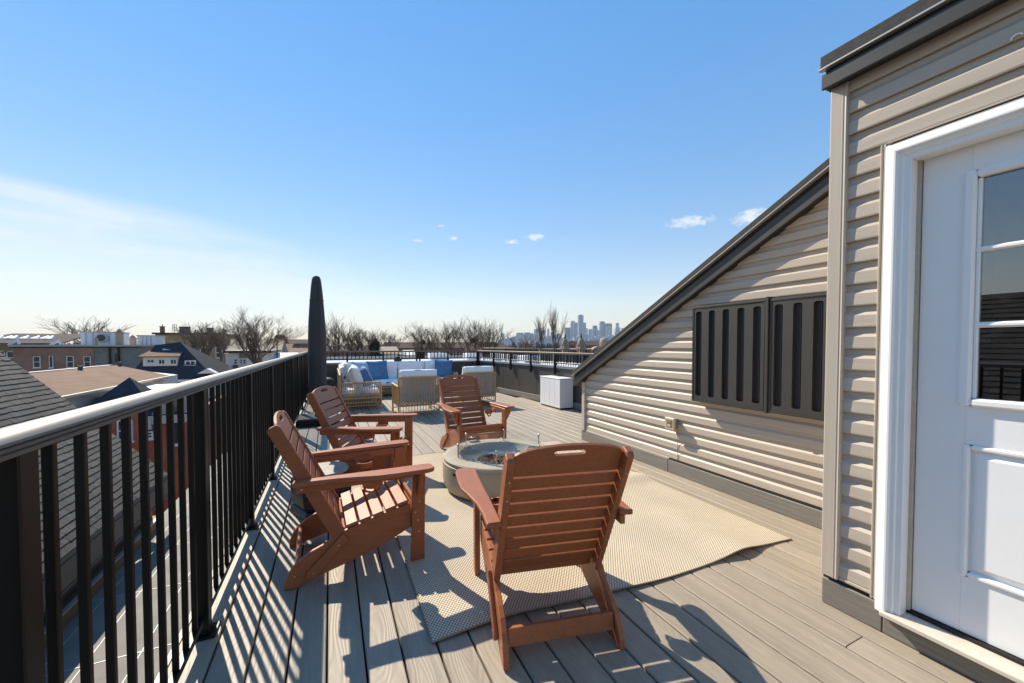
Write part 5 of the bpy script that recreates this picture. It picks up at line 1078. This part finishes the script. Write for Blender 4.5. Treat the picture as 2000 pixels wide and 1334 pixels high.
# far-off bare woods along the horizon: one mass
rnd = random.Random(99); mb = MB()
for k in range(820):
    d = 105 * (5.2 ** (rnd.random() ** 1.3)); px_ = rnd.uniform(-60, 1260); base = W(px_, 674, d); top = 1.3 + rnd.uniform(-2.5, 9) * d / FPX * (1.25 if px_ < 640 else .9); hgt = rnd.uniform(7, 10); w = rnd.uniform(2.5, 5)
    for j in range(34):
        t = rnd.random() * 6.283; rr = w * math.sqrt(rnd.random()); b0_ = Vector((base.x + rr * .25 * math.cos(t), base.y + rr * .25 * math.sin(t), top - hgt)); e = Vector((base.x + rr * math.cos(t), base.y + rr * math.sin(t), top - (rr / w) ** 2 * hgt * .45 - rnd.random() * hgt * .12))
        mb.tube([b0_, (b0_ + e) / 2 + Vector((rnd.gauss(0, .3), rnd.gauss(0, .3), .3)), e], [.16 * d / 160, .11 * d / 160, .03 * d / 160], 3, cap=False)
me = bpy.data.meshes.new("distant_woods"); me.from_pydata(mb.v, [], mb.f); me.materials.append(M['bark_far']); o = bpy.data.objects.new("distant_woods", me); col.objects.link(o); o['kind'] = 'stuff'; o['label'] = "brown mass of far bare treetops along the horizon"
# ================================================================== SKYLINE
SK = [(979, 985, 651, 2900, 'b', "narrow lone tower at the left end of the skyline"), (989, 993.5, 657, 3300, 'a', "tiny slim tower right of the lone one at the left end"), (993, 1000, 662, 3000, 'a', "low blue block near the left end of the skyline"), (1008, 1024, 650, 2600, 'a', "wide blue-grey slab tower, left half of the broad pair"), (1024.5, 1036, 649.5, 2620, 'a', "wide blue-grey slab tower, right half of the broad pair"), (1036.5, 1041, 656, 2900, 'b', "low pale tower stepping down right of the broad pair"),
 (1043, 1051, 643, 2700, 'b', "tapering grey tower behind the left thin tree"), (1053, 1059, 640, 3200, 'd', "pale tan tower seen behind the left thin tree's branches"), (1060, 1066, 644, 3100, 'd', "tan tower right of the pale one behind the thin tree"), (1068.5, 1073, 642, 3300, 'b', "slim grey tower between the two thin trees"), (1075, 1083, 649, 2700, 'a', "blue-green block behind the tall thin tree"), (1086, 1094, 652, 2900, 'a', "low green-blue block right of the tall thin tree"),
 (1103, 1113.6, 640, 2500, 'c', "dark slate office block, the darkest in the skyline"), (1114, 1123.4, 627, 2600, 'b', "white banded tower just left of the tallest one"), (1123.6, 1128, 630, 2650, 'a', "blue tower touching the white banded tower's right side"), (1129, 1138.8, 615, 2700, 'a', "tallest tower of the skyline"), (1139, 1144.2, 630, 2750, 'b', "pale shoulder tower attached right of the tallest one"), (1144.6, 1148, 641, 3300, 'd', "thin pale tower right of the tallest tower's shoulder"), (1149, 1156.5, 643, 3000, 'a', "low blue tower in the skyline's middle dip"), (1157, 1166.5, 636, 2700, 'a', "blue tower with a stepped crown in the skyline's middle"),
 (1167, 1170.5, 645, 3200, 'b', "thin low tower left of the flat topped blue one"), (1171, 1180.5, 628, 2600, 'a', "flat topped blue glass tower right of the middle dip"), (1181, 1194, 632, 2580, 'd', "broad tan tower with a dark crown"), (1200, 1211, 640, 2800, 'b', "stepped tower base carrying a spire near the roof slope"), (1213, 1221, 641, 3200, 'd', "palest tower, touching the sloping roof edge")]
for i, (x0, x1, ya, d, mt, lab) in enumerate(SK):
    a, b_ = W(x0, ya, d), W(x1, ya, d); c = (a + b_) / 2; w = (b_ - a).length / 2; zt = a.z; t = thing("skyscraper", (c.x, c.y, GZ), lab, "skyscraper", "towers of the distant skyline"); ang = -YAW + .0
    mt_ = 'tw_' + mt
    def blk(name, w0, d0, z0, z1, mat): return MB().box(-w0, w0, -d0, d0, z0, z1, Matrix.Translation((c.x, c.y, 0)) @ rot_z(ang)).build(name, mat, t)
    crown = 6 + 10 * ((i * 7) % 3)
    blk("shaft", w, w, GZ, zt - crown, mt_); blk("crown", w * (.78 if i % 2 else .95), w * .9, zt - crown + .01, zt, 'tw_c' if mt in 'ad' else mt_)
    if i % 3 == 1: blk("podium", w * 1.5, w * 1.4, GZ, GZ + 40, mt_)
    if 'spire' in lab: blk("upper_shaft", w * .5, w * .5, zt + .01, W(1205, 631, d).z, mt_)
    for k in (-.45, .45): MB().box(w * k - .6, w * k + .6, -w - 1.0, -w - .05, GZ, zt - crown - 2, Matrix.Translation((c.x, c.y, 0)) @ rot_z(ang)).build("fin", 'tw_c' if mt == 'b' else mt_, t)
rnd = random.Random(5); LB = []
for k in range(22):
    px_ = 985 + 11 * k + rnd.uniform(-3, 3); d = rnd.uniform(2200, 2500); w = rnd.uniform(25, 45); a = W(px_, rnd.uniform(653, 664), d)
    t = thing("midrise_block", (a.x, a.y, GZ), ("hazy low block at the foot of the skyline, " + ("left part, behind the two thin trees" if px_ < 1100 else "middle, below the tallest tower" if px_ < 1165 else "right part, near the sloping roof edge")), "building", "hazy low blocks at the skyline's " + ("left foot" if px_ < 1100 else "middle foot" if px_ < 1165 else "right foot"))
    MB().box(-w, w, -w, w, GZ, a.z, Matrix.Translation((a.x, a.y, 0)) @ rot_z(-YAW)).build("block", 'tw_' + rnd.choice('abd'), t)
    MB().box(-w * .4, w * .4, -w * .4, w * .4, a.z + .01, a.z + 6, Matrix.Translation((a.x, a.y, 0)) @ rot_z(-YAW)).build("plant_room", 'tw_b', t)
# ================================================================== AIR
hz = MB().box(-4600, 4600, -900, 6600, -12.7, 262).build("haze", 'ground', None); hz['kind'] = 'stuff'; hz['label'] = "pale haze in the air over the city"
hm = bpy.data.materials.new("haze_air"); hm.use_nodes = True; t = hm.node_tree; t.nodes.clear(); pv = N(t, 'ShaderNodeVolumePrincipled'); pv.inputs['Color'].default_value = (.66, .80, 1.0, 1); pv.inputs['Density'].default_value = .00011; pv.inputs['Anisotropy'].default_value = .2
ou = N(t, 'ShaderNodeOutputMaterial'); t.links.new(pv.outputs[0], ou.inputs['Volume']); hz.data.materials.clear(); hz.data.materials.append(hm)
